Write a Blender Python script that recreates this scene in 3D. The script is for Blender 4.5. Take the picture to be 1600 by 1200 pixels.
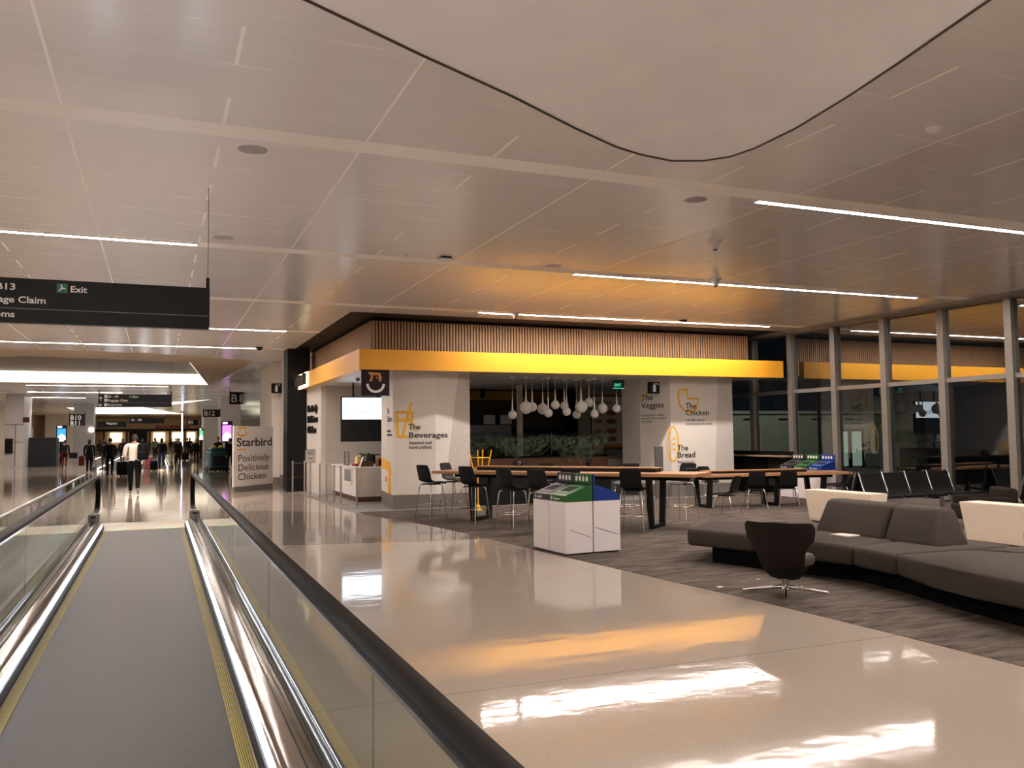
import bpy, bmesh, math, random
from mathutils import Vector, Matrix
random.seed(7)
for o in list(bpy.data.objects): bpy.data.objects.remove(o)
SC = bpy.context.scene
COL = SC.collection
# ------------------------------------------------------------------ camera
CAM_H = 1.70
F = 1334.4
YAW, PITCH, ROLL = .39345, .05967, -.01036
_f = Vector((math.sin(YAW)*math.cos(PITCH), math.cos(YAW)*math.cos(PITCH), math.sin(PITCH)))
_r = Vector((math.cos(YAW), -math.sin(YAW), 0)); _u = _r.cross(_f)
RIGHT = math.cos(ROLL)*_r + math.sin(ROLL)*_u
UP = -math.sin(ROLL)*_r + math.cos(ROLL)*_u
FWD = _f
cd = bpy.data.cameras.new('camera'); cam = bpy.data.objects.new('camera', cd); COL.objects.link(cam)
cd.sensor_fit = 'HORIZONTAL'; cd.sensor_width = 36; cd.lens = F/1600*36; cd.clip_start = .02; cd.clip_end = 500
cam.matrix_world = Matrix(((RIGHT.x, UP.x, -FWD.x, 0), (RIGHT.y, UP.y, -FWD.y, 0), (RIGHT.z, UP.z, -FWD.z, CAM_H), (0, 0, 0, 1)))
SC.camera = cam
# ------------------------------------------------------------------ world (night) and exposure
W = bpy.data.worlds.new('night'); SC.world = W; W.use_nodes = True
W.node_tree.nodes['Background'].inputs[0].default_value = (.010, .012, .016, 1)
W.node_tree.nodes['Background'].inputs[1].default_value = .35
SC.view_settings.view_transform = 'Standard'; SC.view_settings.look = 'None'
SC.view_settings.gamma = 1; SC.view_settings.use_curve_mapping = False
SC.view_settings.exposure = 1.95
SC.cycles.use_denoising = True
SC.cycles.max_bounces = 10; SC.cycles.diffuse_bounces = 8; SC.cycles.glossy_bounces = 5
SC.cycles.transmission_bounces = 6; SC.cycles.transparent_max_bounces = 16
SC.cycles.sample_clamp_indirect = 6; SC.cycles.caustics_reflective = True; SC.cycles.blur_glossy = 1.0; SC.cycles.caustics_refractive = False
CEIL = 4.5
STRIP_POWER = 46; COVE_POWER = .5
WARM = (1.0, .89, .825)

# pixel of the photograph -> point of the hall, on a plane of known height or distance
def _ray(x, y): return RIGHT*((x-800)/F) - UP*((y-600)/F) + FWD
def fl(x, y, z=0):
    d = _ray(x, y); t = (z-CAM_H)/d.z; return Vector((d.x*t, d.y*t, z))
def aty(x, y, Y):
    d = _ray(x, y); t = Y/d.y; return Vector((d.x*t, Y, CAM_H+d.z*t))
def atx(x, y, X):
    d = _ray(x, y); t = X/d.x; return Vector((X, d.y*t, CAM_H+d.z*t))

# ------------------------------------------------------------------ materials
def lin(c):
    r = []
    for v in c[:3]:
        v = v/255
        r.append(v/12.92 if v <= .04045 else ((v+.055)/1.055)**2.4)
    return (*r, 1)
MATS = {}
def mat(name, rgb, rough=.5, metal=0., var=0., scale=8., bump=0., bscale=60., spec=.5, coat=0., stretch=None):
    """procedural principled material: base colour with a soft noise variation and an optional noise bump"""
    if name in MATS: return MATS[name]
    m = bpy.data.materials.new(name); m.use_nodes = True; nt = m.node_tree; b = nt.nodes['Principled BSDF']
    c = lin(rgb)
    b.inputs['Roughness'].default_value = rough; b.inputs['Metallic'].default_value = metal
    b.inputs['Specular IOR Level'].default_value = spec; b.inputs['Coat Weight'].default_value = coat
    tc = nt.nodes.new('ShaderNodeTexCoord'); src = tc.outputs['Object']
    if stretch:
        mp = nt.nodes.new('ShaderNodeMapping'); mp.inputs['Scale'].default_value = stretch
        nt.links.new(src, mp.inputs[0]); src = mp.outputs[0]
    n = nt.nodes.new('ShaderNodeTexNoise'); n.inputs['Scale'].default_value = scale; n.inputs['Detail'].default_value = 4
    nt.links.new(src, n.inputs['Vector'])
    r = nt.nodes.new('ShaderNodeValToRGB'); v = max(var, .02)
    r.color_ramp.elements[0].position = .3; r.color_ramp.elements[1].position = .7
    r.color_ramp.elements[0].color = (*[x*(1-v) for x in c[:3]], 1); r.color_ramp.elements[1].color = (*[min(1, x*(1+v)) for x in c[:3]], 1)
    nt.links.new(n.outputs[0], r.inputs[0]); nt.links.new(r.outputs[0], b.inputs['Base Color'])
    if bump:
        n2 = nt.nodes.new('ShaderNodeTexNoise'); n2.inputs['Scale'].default_value = bscale; nt.links.new(src, n2.inputs['Vector'])
        bp = nt.nodes.new('ShaderNodeBump'); bp.inputs['Strength'].default_value = bump; bp.inputs['Distance'].default_value = .01
        nt.links.new(n2.outputs[0], bp.inputs['Height']); nt.links.new(bp.outputs[0], b.inputs['Normal'])
    MATS[name] = m; return m
def emit(name, rgb, strength):
    if name in MATS: return MATS[name]
    m = bpy.data.materials.new(name); m.use_nodes = True; nt = m.node_tree; nt.nodes.clear()
    e = nt.nodes.new('ShaderNodeEmission'); e.inputs[0].default_value = (*rgb, 1); e.inputs[1].default_value = strength
    o = nt.nodes.new('ShaderNodeOutputMaterial'); nt.links.new(e.outputs[0], o.inputs[0])
    MATS[name] = m; return m
def glass(name, tint, refl=.08, rough=0.):
    if name in MATS: return MATS[name]
    m = bpy.data.materials.new(name); m.use_nodes = True; nt = m.node_tree; nt.nodes.clear()
    t = nt.nodes.new('ShaderNodeBsdfTransparent'); t.inputs[0].default_value = (*tint, 1)
    g = nt.nodes.new('ShaderNodeBsdfGlossy'); g.inputs['Roughness'].default_value = rough; g.inputs[0].default_value = (.95, .97, .95, 1)
    fr = nt.nodes.new('ShaderNodeFresnel'); fr.inputs[0].default_value = 1.5
    mx = nt.nodes.new('ShaderNodeMath'); mx.operation = 'MAXIMUM'; mx.inputs[1].default_value = refl
    nt.links.new(fr.outputs[0], mx.inputs[0])
    ge = nt.nodes.new('ShaderNodeNewGeometry'); fx = nt.nodes.new('ShaderNodeMath'); fx.operation = 'SUBTRACT'; fx.inputs[0].default_value = 1; nt.links.new(ge.outputs['Backfacing'], fx.inputs[1])
    mu = nt.nodes.new('ShaderNodeMath'); mu.operation = 'MULTIPLY'; nt.links.new(mx.outputs[0], mu.inputs[0]); nt.links.new(fx.outputs[0], mu.inputs[1]); mx = mu
    ms = nt.nodes.new('ShaderNodeMixShader'); nt.links.new(mx.outputs[0], ms.inputs[0])
    nt.links.new(t.outputs[0], ms.inputs[1]); nt.links.new(g.outputs[0], ms.inputs[2])
    o = nt.nodes.new('ShaderNodeOutputMaterial'); nt.links.new(ms.outputs[0], o.inputs[0])
    MATS[name] = m; return m
class N:
    """tiny node helper for grid masks"""
    def __init__(s, nt): s.nt = nt
    def math(s, op, a, b=None, c=None):
        n = s.nt.nodes.new('ShaderNodeMath'); n.operation = op
        for i, v in enumerate((a, b, c)):
            if v is None: continue
            if isinstance(v, (int, float)): n.inputs[i].default_value = v
            else: s.nt.links.new(v, n.inputs[i])
        return n.outputs[0]
    def line(s, coord, period, offset, width):
        """1 on a line of the given width repeated with the period"""
        a = s.math('SUBTRACT', coord, offset - period/2); a = s.math('MODULO', s.math('ADD', a, period*400), period)
        a = s.math('ABSOLUTE', s.math('SUBTRACT', a, period/2))
        return s.math('LESS_THAN', a, width/2)
    def mixc(s, fac, a, b):
        n = s.nt.nodes.new('ShaderNodeMix'); n.data_type = 'RGBA'
        s.nt.links.new(fac, n.inputs[0]) if not isinstance(fac, float) else setattr(n.inputs[0], 'default_value', fac)
        for v, i in ((a, 6), (b, 7)):
            if isinstance(v, tuple): n.inputs[i].default_value = v
            else: s.nt.links.new(v, n.inputs[i])
        return n.outputs[2]

def ceiling_material():
    m = bpy.data.materials.new('ceiling_metal_panels'); m.use_nodes = True; nt = m.node_tree; b = nt.nodes['Principled BSDF']; h = N(nt)
    tc = nt.nodes.new('ShaderNodeTexCoord'); sp = nt.nodes.new('ShaderNodeSeparateXYZ'); nt.links.new(tc.outputs['Object'], sp.inputs[0])
    X, Y = sp.outputs[0], sp.outputs[1]
    fineB = h.math('MULTIPLY', h.line(Y, .655, 5.92, .012), .2)
    longA = h.line(X, 2.58, 1.80, .022)
    dash = h.math('MULTIPLY', h.line(X, 2.58, .51, .03), h.line(Y, 1.31, 6.25, .655))
    dash = h.math('MULTIPLY', dash, .8)
    band = h.line(Y, 4.97, 8.05, .33)
    s = h.math('MAXIMUM', h.math('MAXIMUM', fineB, longA), h.math('MAXIMUM', dash, h.math('MULTIPLY', band, .9)))
    n = nt.nodes.new('ShaderNodeTexNoise'); n.inputs['Scale'].default_value = 1.1; n.inputs['Detail'].default_value = 5
    mp = nt.nodes.new('ShaderNodeMapping'); mp.inputs['Scale'].default_value = (1, 9, 1)
    nt.links.new(tc.outputs['Object'], mp.inputs[0]); nt.links.new(mp.outputs[0], n.inputs['Vector'])
    base = h.mixc(n.outputs[0], lin((218, 212, 206)), lin((230, 224, 217)))
    colr = h.mixc(s, base, lin((246, 238, 226)))
    nt.links.new(colr, b.inputs['Base Color'])
    b.inputs['Metallic'].default_value = .0; b.inputs['Specular IOR Level'].default_value = .5
    ro = h.math('ADD', h.math('MULTIPLY', n.outputs[0], .08), .16)
    ro = h.math('ADD', ro, h.math('MULTIPLY', s, .35)); nt.links.new(ro, b.inputs['Roughness'])
    return m
def terrazzo(name, rgb, seam=True):
    m = bpy.data.materials.new(name); m.use_nodes = True; nt = m.node_tree; b = nt.nodes['Principled BSDF']; h = N(nt)
    tc = nt.nodes.new('ShaderNodeTexCoord'); sp = nt.nodes.new('ShaderNodeSeparateXYZ'); nt.links.new(tc.outputs['Object'], sp.inputs[0])
    v = nt.nodes.new('ShaderNodeTexVoronoi'); v.inputs['Scale'].default_value = 120; nt.links.new(tc.outputs['Object'], v.inputs['Vector'])
    n = nt.nodes.new('ShaderNodeTexNoise'); n.inputs['Scale'].default_value = 1.2; n.inputs['Detail'].default_value = 3; nt.links.new(tc.outputs['Object'], n.inputs['Vector'])
    c = lin(rgb)
    d = tuple(x*.86 for x in c[:3])+(1,); e = tuple(min(1, x*1.08) for x in c[:3])+(1,)
    sv = nt.nodes.new('ShaderNodeSeparateXYZ'); nt.links.new(v.outputs['Color'], sv.inputs[0])
    chips = h.mixc(sv.outputs[0], d, e)
    big = h.mixc(n.outputs[0], tuple(x*.9 for x in c[:3])+(1,), e)
    mix = h.mixc(.5, chips, big)
    if seam:
        ln = h.math('MAXIMUM', h.line(sp.outputs[1], 9.2, 5.46, .012), h.line(sp.outputs[0], 9.0, 4.0+40, .0))
        mix = h.mixc(h.math('MULTIPLY', ln, .55), mix, lin((70, 62, 55)))
    nt.links.new(mix, b.inputs['Base Color'])
    b.inputs['Roughness'].default_value = .062; b.inputs['Specular IOR Level'].default_value = .5
    n2 = nt.nodes.new('ShaderNodeTexNoise'); n2.inputs['Scale'].default_value = 2.2; n2.inputs['Detail'].default_value = 2
    mp = nt.nodes.new('ShaderNodeMapping'); mp.inputs['Scale'].default_value = (1, 1.6, 1)
    nt.links.new(tc.outputs['Object'], mp.inputs[0]); nt.links.new(mp.outputs[0], n2.inputs['Vector'])
    bp = nt.nodes.new('ShaderNodeBump'); bp.inputs['Strength'].default_value = .16; bp.inputs['Distance'].default_value = .012
    nt.links.new(n2.outputs[0], bp.inputs['Height']); nt.links.new(bp.outputs[0], b.inputs['Normal'])
    return m
def carpet_material():
    m = bpy.data.materials.new('streaky_carpet'); m.use_nodes = True; nt = m.node_tree; b = nt.nodes['Principled BSDF']; h = N(nt)
    tc = nt.nodes.new('ShaderNodeTexCoord')
    mp = nt.nodes.new('ShaderNodeMapping'); mp.inputs['Scale'].default_value = (1.1, 5.5, 1); mp.inputs['Rotation'].default_value = (0, 0, .30)
    nt.links.new(tc.outputs['Object'], mp.inputs[0])
    n = nt.nodes.new('ShaderNodeTexNoise'); n.inputs['Scale'].default_value = 1.6; n.inputs['Detail'].default_value = 8; n.inputs['Roughness'].default_value = .72
    nt.links.new(mp.outputs[0], n.inputs['Vector'])
    r = nt.nodes.new('ShaderNodeValToRGB'); r.color_ramp.elements[0].position = .34; r.color_ramp.elements[1].position = .68
    r.color_ramp.elements[0].color = lin((54, 48, 44)); r.color_ramp.elements[1].color = lin((118, 107, 97))
    nt.links.new(n.outputs[0], r.inputs[0]); nt.links.new(r.outputs[0], b.inputs['Base Color'])
    b.inputs['Roughness'].default_value = .95; b.inputs['Specular IOR Level'].default_value = .1
    n2 = nt.nodes.new('ShaderNodeTexNoise'); n2.inputs['Scale'].default_value = 180; nt.links.new(tc.outputs['Object'], n2.inputs['Vector'])
    bp = nt.nodes.new('ShaderNodeBump'); bp.inputs['Strength'].default_value = .5; bp.inputs['Distance'].default_value = .006
    nt.links.new(n2.outputs[0], bp.inputs['Height']); nt.links.new(bp.outputs[0], b.inputs['Normal'])
    return m
def belt_material():
    m = bpy.data.materials.new('grooved_belt'); m.use_nodes = True; nt = m.node_tree; b = nt.nodes['Principled BSDF']; h = N(nt)
    tc = nt.nodes.new('ShaderNodeTexCoord'); sp = nt.nodes.new('ShaderNodeSeparateXYZ'); nt.links.new(tc.outputs['Object'], sp.inputs[0])
    g = h.line(sp.outputs[0], .009, 0, .0045)
    p = h.line(sp.outputs[1], .40, 0, .008)
    n = nt.nodes.new('ShaderNodeTexNoise'); n.inputs['Scale'].default_value = 2.5; n.inputs['Detail'].default_value = 5; nt.links.new(tc.outputs['Object'], n.inputs['Vector'])
    top = h.mixc(n.outputs[0], lin((56, 51, 48)), lin((72, 65, 61)))
    c = h.mixc(g, lin((38, 36, 36)), top); c = h.mixc(h.math('MULTIPLY', p, .35), c, lin((24, 23, 23)))
    nt.links.new(c, b.inputs['Base Color']); b.inputs['Metallic'].default_value = .55; b.inputs['Roughness'].default_value = .45
    return m
def stripe_material(name, a, bcol, period, axis=0, frac=.5, rough=.5):
    m = bpy.data.materials.new(name); m.use_nodes = True; nt = m.node_tree; b = nt.nodes['Principled BSDF']; h = N(nt)
    tc = nt.nodes.new('ShaderNodeTexCoord'); sp = nt.nodes.new('ShaderNodeSeparateXYZ'); nt.links.new(tc.outputs['Object'], sp.inputs[0])
    nt.links.new(h.mixc(h.line(sp.outputs[axis], period, 0, period*frac), lin(bcol), lin(a)), b.inputs['Base Color'])
    b.inputs['Roughness'].default_value = rough
    return m
def tile_material(name, rgb, grout, bw, bh):
    m = bpy.data.materials.new(name); m.use_nodes = True; nt = m.node_tree; b = nt.nodes['Principled BSDF']; h = N(nt)
    tc = nt.nodes.new('ShaderNodeTexCoord'); sp = nt.nodes.new('ShaderNodeSeparateXYZ'); nt.links.new(tc.outputs['Object'], sp.inputs[0])
    along = h.math('ADD', sp.outputs[0], sp.outputs[1])
    ln = h.math('MAXIMUM', h.line(sp.outputs[2], bh, 0, .006), h.line(along, bw, 0, .004))
    nt.links.new(h.mixc(ln, lin(rgb), lin(grout)), b.inputs['Base Color']); b.inputs['Roughness'].default_value = .3
    return m
def speckle_material(name, a, bcol, scale, thr=.5):
    m = bpy.data.materials.new(name); m.use_nodes = True; nt = m.node_tree; b = nt.nodes['Principled BSDF']; h = N(nt)
    tc = nt.nodes.new('ShaderNodeTexCoord')
    n = nt.nodes.new('ShaderNodeTexNoise'); n.inputs['Scale'].default_value = scale; n.inputs['Detail'].default_value = 1; nt.links.new(tc.outputs['Object'], n.inputs['Vector'])
    nt.links.new(h.mixc(h.math('GREATER_THAN', n.outputs[0], thr), lin(a), lin(bcol)), b.inputs['Base Color']); b.inputs['Roughness'].default_value = .5
    return m

M_CEIL = ceiling_material(); M_FLOOR = terrazzo('beige_terrazzo', (177, 163, 150)); M_DARKT = terrazzo('grey_terrazzo', (136, 128, 120), False)
M_CARPET = carpet_material(); M_BELT = belt_material()
M_PLASTER = mat('warm_white_plaster', (240, 236, 231), .6, var=.03, scale=2)
M_WALL = mat('white_wall_paint', (222, 214, 204), .55, var=.03, scale=2)
M_WHITE = mat('white_laminate', (226, 220, 214), .4, var=.02)
M_GREYBASE = mat('grey_base', (118, 111, 105), .45, var=.05)
M_BLACK = mat('black_paint', (12, 11, 11), .5, var=.1, spec=.3)
M_BLACKG = mat('black_gloss', (10, 10, 11), .12, var=.05)
M_SIGN = mat('sign_black', (11, 11, 13), .45, var=.05, spec=.25)
M_YELLOW = mat('yellow_fascia', (236, 168, 42), .42, var=.02, scale=3)
M_YEL2 = mat('yellow_print', (236, 176, 48), .5, var=.02)
M_WOOD = mat('slat_oak', (176, 140, 104), .55, var=.18, scale=5, stretch=(6, 6, .5))
M_WOODT = mat('table_oak', (166, 122, 82), .35, var=.15, scale=5, stretch=(1, 9, 1))
M_WOODD = mat('dark_wood', (86, 58, 40), .5, var=.2, scale=6)
M_CHROME = mat('chrome', (215, 212, 208), .12, 1.0, var=.02)
M_STEEL = mat('brushed_steel', (190, 184, 178), .28, 1.0, var=.05, scale=30, stretch=(1, 1, 12))
M_DECK = mat('walkway_deck_steel', (160, 153, 147), .11, 1.0, var=.04, bump=.02, bscale=3)
M_ALU = mat('mullion_aluminium', (138, 131, 124), .45, .35, var=.04)
M_RUBBER = mat('handrail_rubber', (6, 5, 5), .55, var=.05, spec=.1)
M_BPLAST = mat('black_plastic', (13, 13, 15), .5, var=.08, spec=.3)
M_FABRIC = mat('charcoal_fabric', (72, 65, 60), .95, var=.10, scale=40, bump=.35, bscale=350, spec=.15)
M_DFAB = mat('dark_brown_fabric', (34, 27, 23), .9, var=.1, scale=30, bump=.3, bscale=300, spec=.15)
M_PLINTH = mat('black_plinth', (6, 6, 6), .8, var=.1, spec=.1)
M_BINW = mat('bin_white_panel', (222, 214, 212), .35, var=.02)
M_BINGREEN = mat('bin_green', (26, 84, 34), .4, var=.05); M_BINBLUE = mat('bin_blue', (12, 46, 120), .4, var=.05); M_BINGREY = mat('bin_dark_grey', (36, 36, 42), .4, var=.05)
M_LETTER = mat('dark_lettering', (40, 30, 28), .5); M_LETW = mat('white_lettering', (232, 230, 226), .45)
M_CONS = mat('console_white', (224, 206, 186), .4, var=.02)
M_YELM = mat('yellow_metal', (244, 180, 24), .35, var=.05)
M_GLASS = glass('clear_glass', (.78, .81, .78), .03)
M_WIN = glass('window_glass', (.50, .54, .53), .13); M_WINU = glass('coated_window_glass', (.42, .46, .45), .32)
M_GREENGL = mat('green_glazed_panel', (92, 120, 102), .14, .5, var=.2, scale=1.2, bump=.12, bscale=1.5)
M_MARBLE = mat('white_marble', (214, 208, 200), .2, var=.12, scale=3)
M_LED = emit('led_strip_cool', (.82, .88, 1.0), 9)
M_STRIP = emit('ceiling_strip_warm', WARM, STRIP_POWER)
M_COVE = emit('cove_glow', (1.0, .86, .68), COVE_POWER)
M_SCREENW = emit('screen_white', (.80, .90, 1.0), .85)
M_EXITG = emit('exit_green', (.10, .8, .45), .35)

# ------------------------------------------------------------------ mesh builder
class MB:
    def __init__(s): s.b = bmesh.new()
    def box(s, x0, x1, y0, y1, z0, z1, bev=0, rot=0, piv=None, seg=2):
        r = bmesh.ops.create_cube(s.b, size=1); vs = r['verts']
        for v in vs: v.co = Vector(((x0+x1)/2+v.co.x*(x1-x0), (y0+y1)/2+v.co.y*(y1-y0), (z0+z1)/2+v.co.z*(z1-z0)))
        if bev:
            es = list({e for v in vs for e in v.link_edges})
            vs = list({v for f in bmesh.ops.bevel(s.b, geom=es, offset=bev, segments=seg, affect='EDGES', profile=.5)['faces'] for v in f.verts})
        if rot:
            p = Vector(piv) if piv else Vector(((x0+x1)/2, (y0+y1)/2, 0))
            bmesh.ops.rotate(s.b, verts=vs, cent=p, matrix=Matrix.Rotation(rot, 3, 'Z'))
        return s
    def hexa(s, pts):
        """8 points: bottom 4 then top 4"""
        v = [s.b.verts.new(p) for p in pts]
        for f in ((3, 2, 1, 0), (4, 5, 6, 7), (0, 1, 5, 4), (1, 2, 6, 5), (2, 3, 7, 6), (3, 0, 4, 7)): s.b.faces.new([v[i] for i in f])
        return s
    def prism(s, poly, z0, z1, bev=0, seg=3, taper=0, vbev=0):
        a = sum(poly[i][0]*poly[(i+1) % len(poly)][1]-poly[(i+1) % len(poly)][0]*poly[i][1] for i in range(len(poly)))
        if a < 0: poly = poly[::-1]
        n = len(poly); c = Vector((sum(p[0] for p in poly)/n, sum(p[1] for p in poly)/n))
        lo = [s.b.verts.new((c.x+(p[0]-c.x)*(1-taper), c.y+(p[1]-c.y)*(1-taper), z0)) for p in poly]; hi = [s.b.verts.new((p[0], p[1], z1)) for p in poly]
        fs = [s.b.faces.new(lo[::-1]), s.b.faces.new(hi)]
        for i in range(n): fs.append(s.b.faces.new((lo[i], lo[(i+1) % n], hi[(i+1) % n], hi[i])))
        if bev:
            es = list({e for f in fs for e in f.edges})
            bmesh.ops.bevel(s.b, geom=es, offset=bev, segments=seg, affect='EDGES', profile=.5)
        return s
    def tube(s, pts, r, seg=10, closed=False, cap=True):
        pts = [Vector(p) for p in pts]; n = len(pts); rings = []
        rr = r if isinstance(r, (list, tuple)) else [r]*n
        ref = None
        for i in range(n):
            if closed: t = (pts[(i+1) % n]-pts[i-1])
            else: t = pts[min(i+1, n-1)]-pts[max(i-1, 0)]
            t.normalize()
            if ref is None:
                ref = Vector((0, 0, 1)) if abs(t.z) < .9 else Vector((1, 0, 0))
            x = ref - t*ref.dot(t)
            if x.length < 1e-4: x = t.orthogonal()
            x.normalize(); ref = x; y = t.cross(x)
            rings.append([s.b.verts.new(pts[i]+(x*math.cos(2*math.pi*k/seg)+y*math.sin(2*math.pi*k/seg))*rr[i]) for k in range(seg)])
        for i in range(n if closed else n-1):
            a, c = rings[i], rings[(i+1) % n]
            for k in range(seg): s.b.faces.new((a[k], a[(k+1) % seg], c[(k+1) % seg], c[k]))
        if cap and not closed: s.b.faces.new(rings[0][::-1]); s.b.faces.new(rings[-1])
        return s
    def sweep(s, prof, pts, nrm, closed=False):
        """sweep a closed 2-D profile (across, along nrm) along points; nrm[i] is the local up"""
        rings = []; n = len(pts)
        for i in range(n):
            t = (Vector(pts[min(i+1, n-1)])-Vector(pts[max(i-1, 0)])).normalized(); u = Vector(nrm[i]).normalized(); x = t.cross(u)
            rings.append([s.b.verts.new(Vector(pts[i])+x*p[0]+u*p[1]) for p in prof])
        k = len(prof)
        for i in range(n-1):
            for j in range(k): s.b.faces.new((rings[i][j], rings[i][(j+1) % k], rings[i+1][(j+1) % k], rings[i+1][j]))
        s.b.faces.new(rings[0][::-1]); s.b.faces.new(rings[-1]); return s
    def lathe(s, prof, c=(0, 0, 0), seg=20):
        rings = []
        for r, z in prof: rings.append([s.b.verts.new((c[0]+max(r, 1e-4)*math.cos(2*math.pi*k/seg), c[1]+max(r, 1e-4)*math.sin(2*math.pi*k/seg), c[2]+z)) for k in range(seg)])
        for i in range(len(rings)-1):
            for k in range(seg): s.b.faces.new((rings[i][k], rings[i][(k+1) % seg], rings[i+1][(k+1) % seg], rings[i+1][k]))
        s.b.faces.new(rings[0][::-1]); s.b.faces.new(rings[-1]); return s
    def ball(s, c, r, sc=(1, 1, 1), u=16, v=10):
        q = bmesh.ops.create_uvsphere(s.b, u_segments=u, v_segments=v, radius=r)
        for w in q['verts']: w.co = Vector((c[0]+w.co.x*sc[0], c[1]+w.co.y*sc[1], c[2]+w.co.z*sc[2]))
        return s
    def sheet(s, grid, th):
        nu, nv = len(grid[0]), len(grid)
        v = [[s.b.verts.new(p) for p in row] for row in grid]
        fs = [s.b.faces.new((v[j][i], v[j][i+1], v[j+1][i+1], v[j+1][i])) for j in range(nv-1) for i in range(nu-1)]
        bmesh.ops.recalc_face_normals(s.b, faces=fs)
        bmesh.ops.solidify(s.b, geom=fs, thickness=th); return s
    def build(s, name, m, parent=None, smooth=None, loc=None):
        bmesh.ops.recalc_face_normals(s.b, faces=s.b.faces[:])
        me = bpy.data.meshes.new(name); s.b.to_mesh(me); s.b.free()
        o = bpy.data.objects.new(name, me); COL.objects.link(o)
        me.materials.append(m)
        if smooth:
            for p in me.polygons: p.use_smooth = True
            try: me.set_sharp_from_angle(angle=math.radians(smooth))
            except Exception: pass
        if parent: o.parent = parent
        if loc: o.location = loc
        return o
def tag(o, label=None, cat=None, group=None, kind=None):
    if label: o['label'] = label
    if cat: o['category'] = cat
    if group: o['group'] = group
    if kind: o['kind'] = kind
    return o
def thing(name, label, cat, loc=(0, 0, 0), rz=0, group=None):
    o = bpy.data.objects.new(name, None); COL.objects.link(o); o.location = loc; o.rotation_euler = (0, 0, rz); o.empty_display_size = .1
    return tag(o, label, cat, group)
def struct(o, label=None): 
    return tag(o, label, None, None, 'structure')
def copy_tree(o, loc=None, rz=None, label=None, group=None, parent=None):
    c = o.copy(); COL.objects.link(c)
    if parent: c.parent = parent
    if loc is not None: c.location = loc
    if rz is not None: c.rotation_euler = (0, 0, rz)
    if label: c['label'] = label
    if group: c['group'] = group
    for ch in list(o.children): copy_tree(ch, parent=c)
    return c
def face_rz(f): return math.atan2(f[1], f[0]) - math.pi/2      # local +Y looks along f

# flat graphics on a plane: origin, u (reading direction), v (up); the normal points to the reader
class Pl:
    def __init__(s, o, u, v): s.o = Vector(o); s.u = Vector(u).normalized(); s.v = Vector(v).normalized(); s.n = s.u.cross(s.v)
    def p(s, a, b, h=0): return s.o+s.u*a+s.v*b+s.n*h
    def mtx(s, a, b, h): 
        m = Matrix((s.u, s.v, s.n)).transposed().to_4x4(); m.translation = s.p(a, b, h); return m
def text(P, txt, a, b, size, m, parent=None, align='LEFT', depth=.003, bold=0., name='lettering', width=1., lh=1., h=.001, maxw=None):
    c = bpy.data.curves.new('t', 'FONT'); c.body = txt; c.size = size; c.align_x = align; c.extrude = depth/2; c.offset = bold; c.space_line = lh; c.resolution_u = 3
    t = bpy.data.objects.new('t', c); COL.objects.link(t)
    dg = bpy.context.evaluated_depsgraph_get(); me = bpy.data.meshes.new_from_object(t.evaluated_get(dg)); bpy.data.objects.remove(t)
    if maxw:
        w = max(v.co.x for v in me.vertices)-min(v.co.x for v in me.vertices); width = maxw/w
    for v in me.vertices: v.co.x *= width
    me.transform(P.mtx(a, b, h+depth/2)); me.materials.clear(); me.materials.append(m)
    o = bpy.data.objects.new(name, me); COL.objects.link(o)
    if parent: o.parent = parent
    return o
def strokes(P, lines, w, m, name, parent=None, th=.003, h=.0012):
    """stroked polylines on a plane, mitred; each item = points or (points, closed)"""
    mb = MB()
    for k, L in enumerate(lines):
        pts, closed = L if isinstance(L, tuple) and isinstance(L[1], bool) else (L, False)
        pts = [Vector(p) for p in pts]; n = len(pts); A = []; B = []
        for i in range(n):
            if closed: d0 = (pts[i]-pts[i-1]).normalized(); d1 = (pts[(i+1) % n]-pts[i]).normalized()
            else:
                d0 = (pts[i]-pts[max(i-1, 0)]); d1 = (pts[min(i+1, n-1)]-pts[i])
                if i == 0: d0 = d1
                if i == n-1: d1 = d0
                d0.normalize(); d1.normalize()
            t = (d0+d1); t = t.normalized() if t.length > 1e-5 else d0
            nn = Vector((-t.y, t.x)); k_ = 1/max(.5, nn.dot(Vector((-d0.y, d0.x))))
            A.append(pts[i]+nn*w/2*k_); B.append(pts[i]-nn*w/2*k_)
        h2 = h+k*.0004
        va = [[mb.b.verts.new(P.p(q.x, q.y, hh)) for q in S] for S in (A, B) for hh in (h2, h2+th)]
        for i in range(n if closed else n-1):
            j = (i+1) % n
            for x, y in ((0, 1), (1, 3), (3, 2), (2, 0)): mb.b.faces.new((va[x][i], va[x][j], va[y][j], va[y][i]))
        if not closed:
            mb.b.faces.new((va[0][0], va[1][0], va[3][0], va[2][0])); mb.b.faces.new((va[0][-1], va[1][-1], va[3][-1], va[2][-1]))
    return mb.build(name, m, parent)
def plate(P, pts, m, name, parent=None, th=.004, h=.0006):
    mb = MB(); a = [mb.b.verts.new(P.p(x, y, h)) for x, y in pts]; b = [mb.b.verts.new(P.p(x, y, h+th)) for x, y in pts]; n = len(pts)
    mb.b.faces.new(a[::-1]); mb.b.faces.new(b)
    for i in range(n): mb.b.faces.new((a[i], a[(i+1) % n], b[(i+1) % n], b[i]))
    return mb.build(name, m, parent)
def arc(cx, cy, rx, ry, a0, a1, n=14): return [(cx+rx*math.cos(math.radians(a0+(a1-a0)*i/n)), cy+ry*math.sin(math.radians(a0+(a1-a0)*i/n))) for i in range(n+1)]
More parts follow.
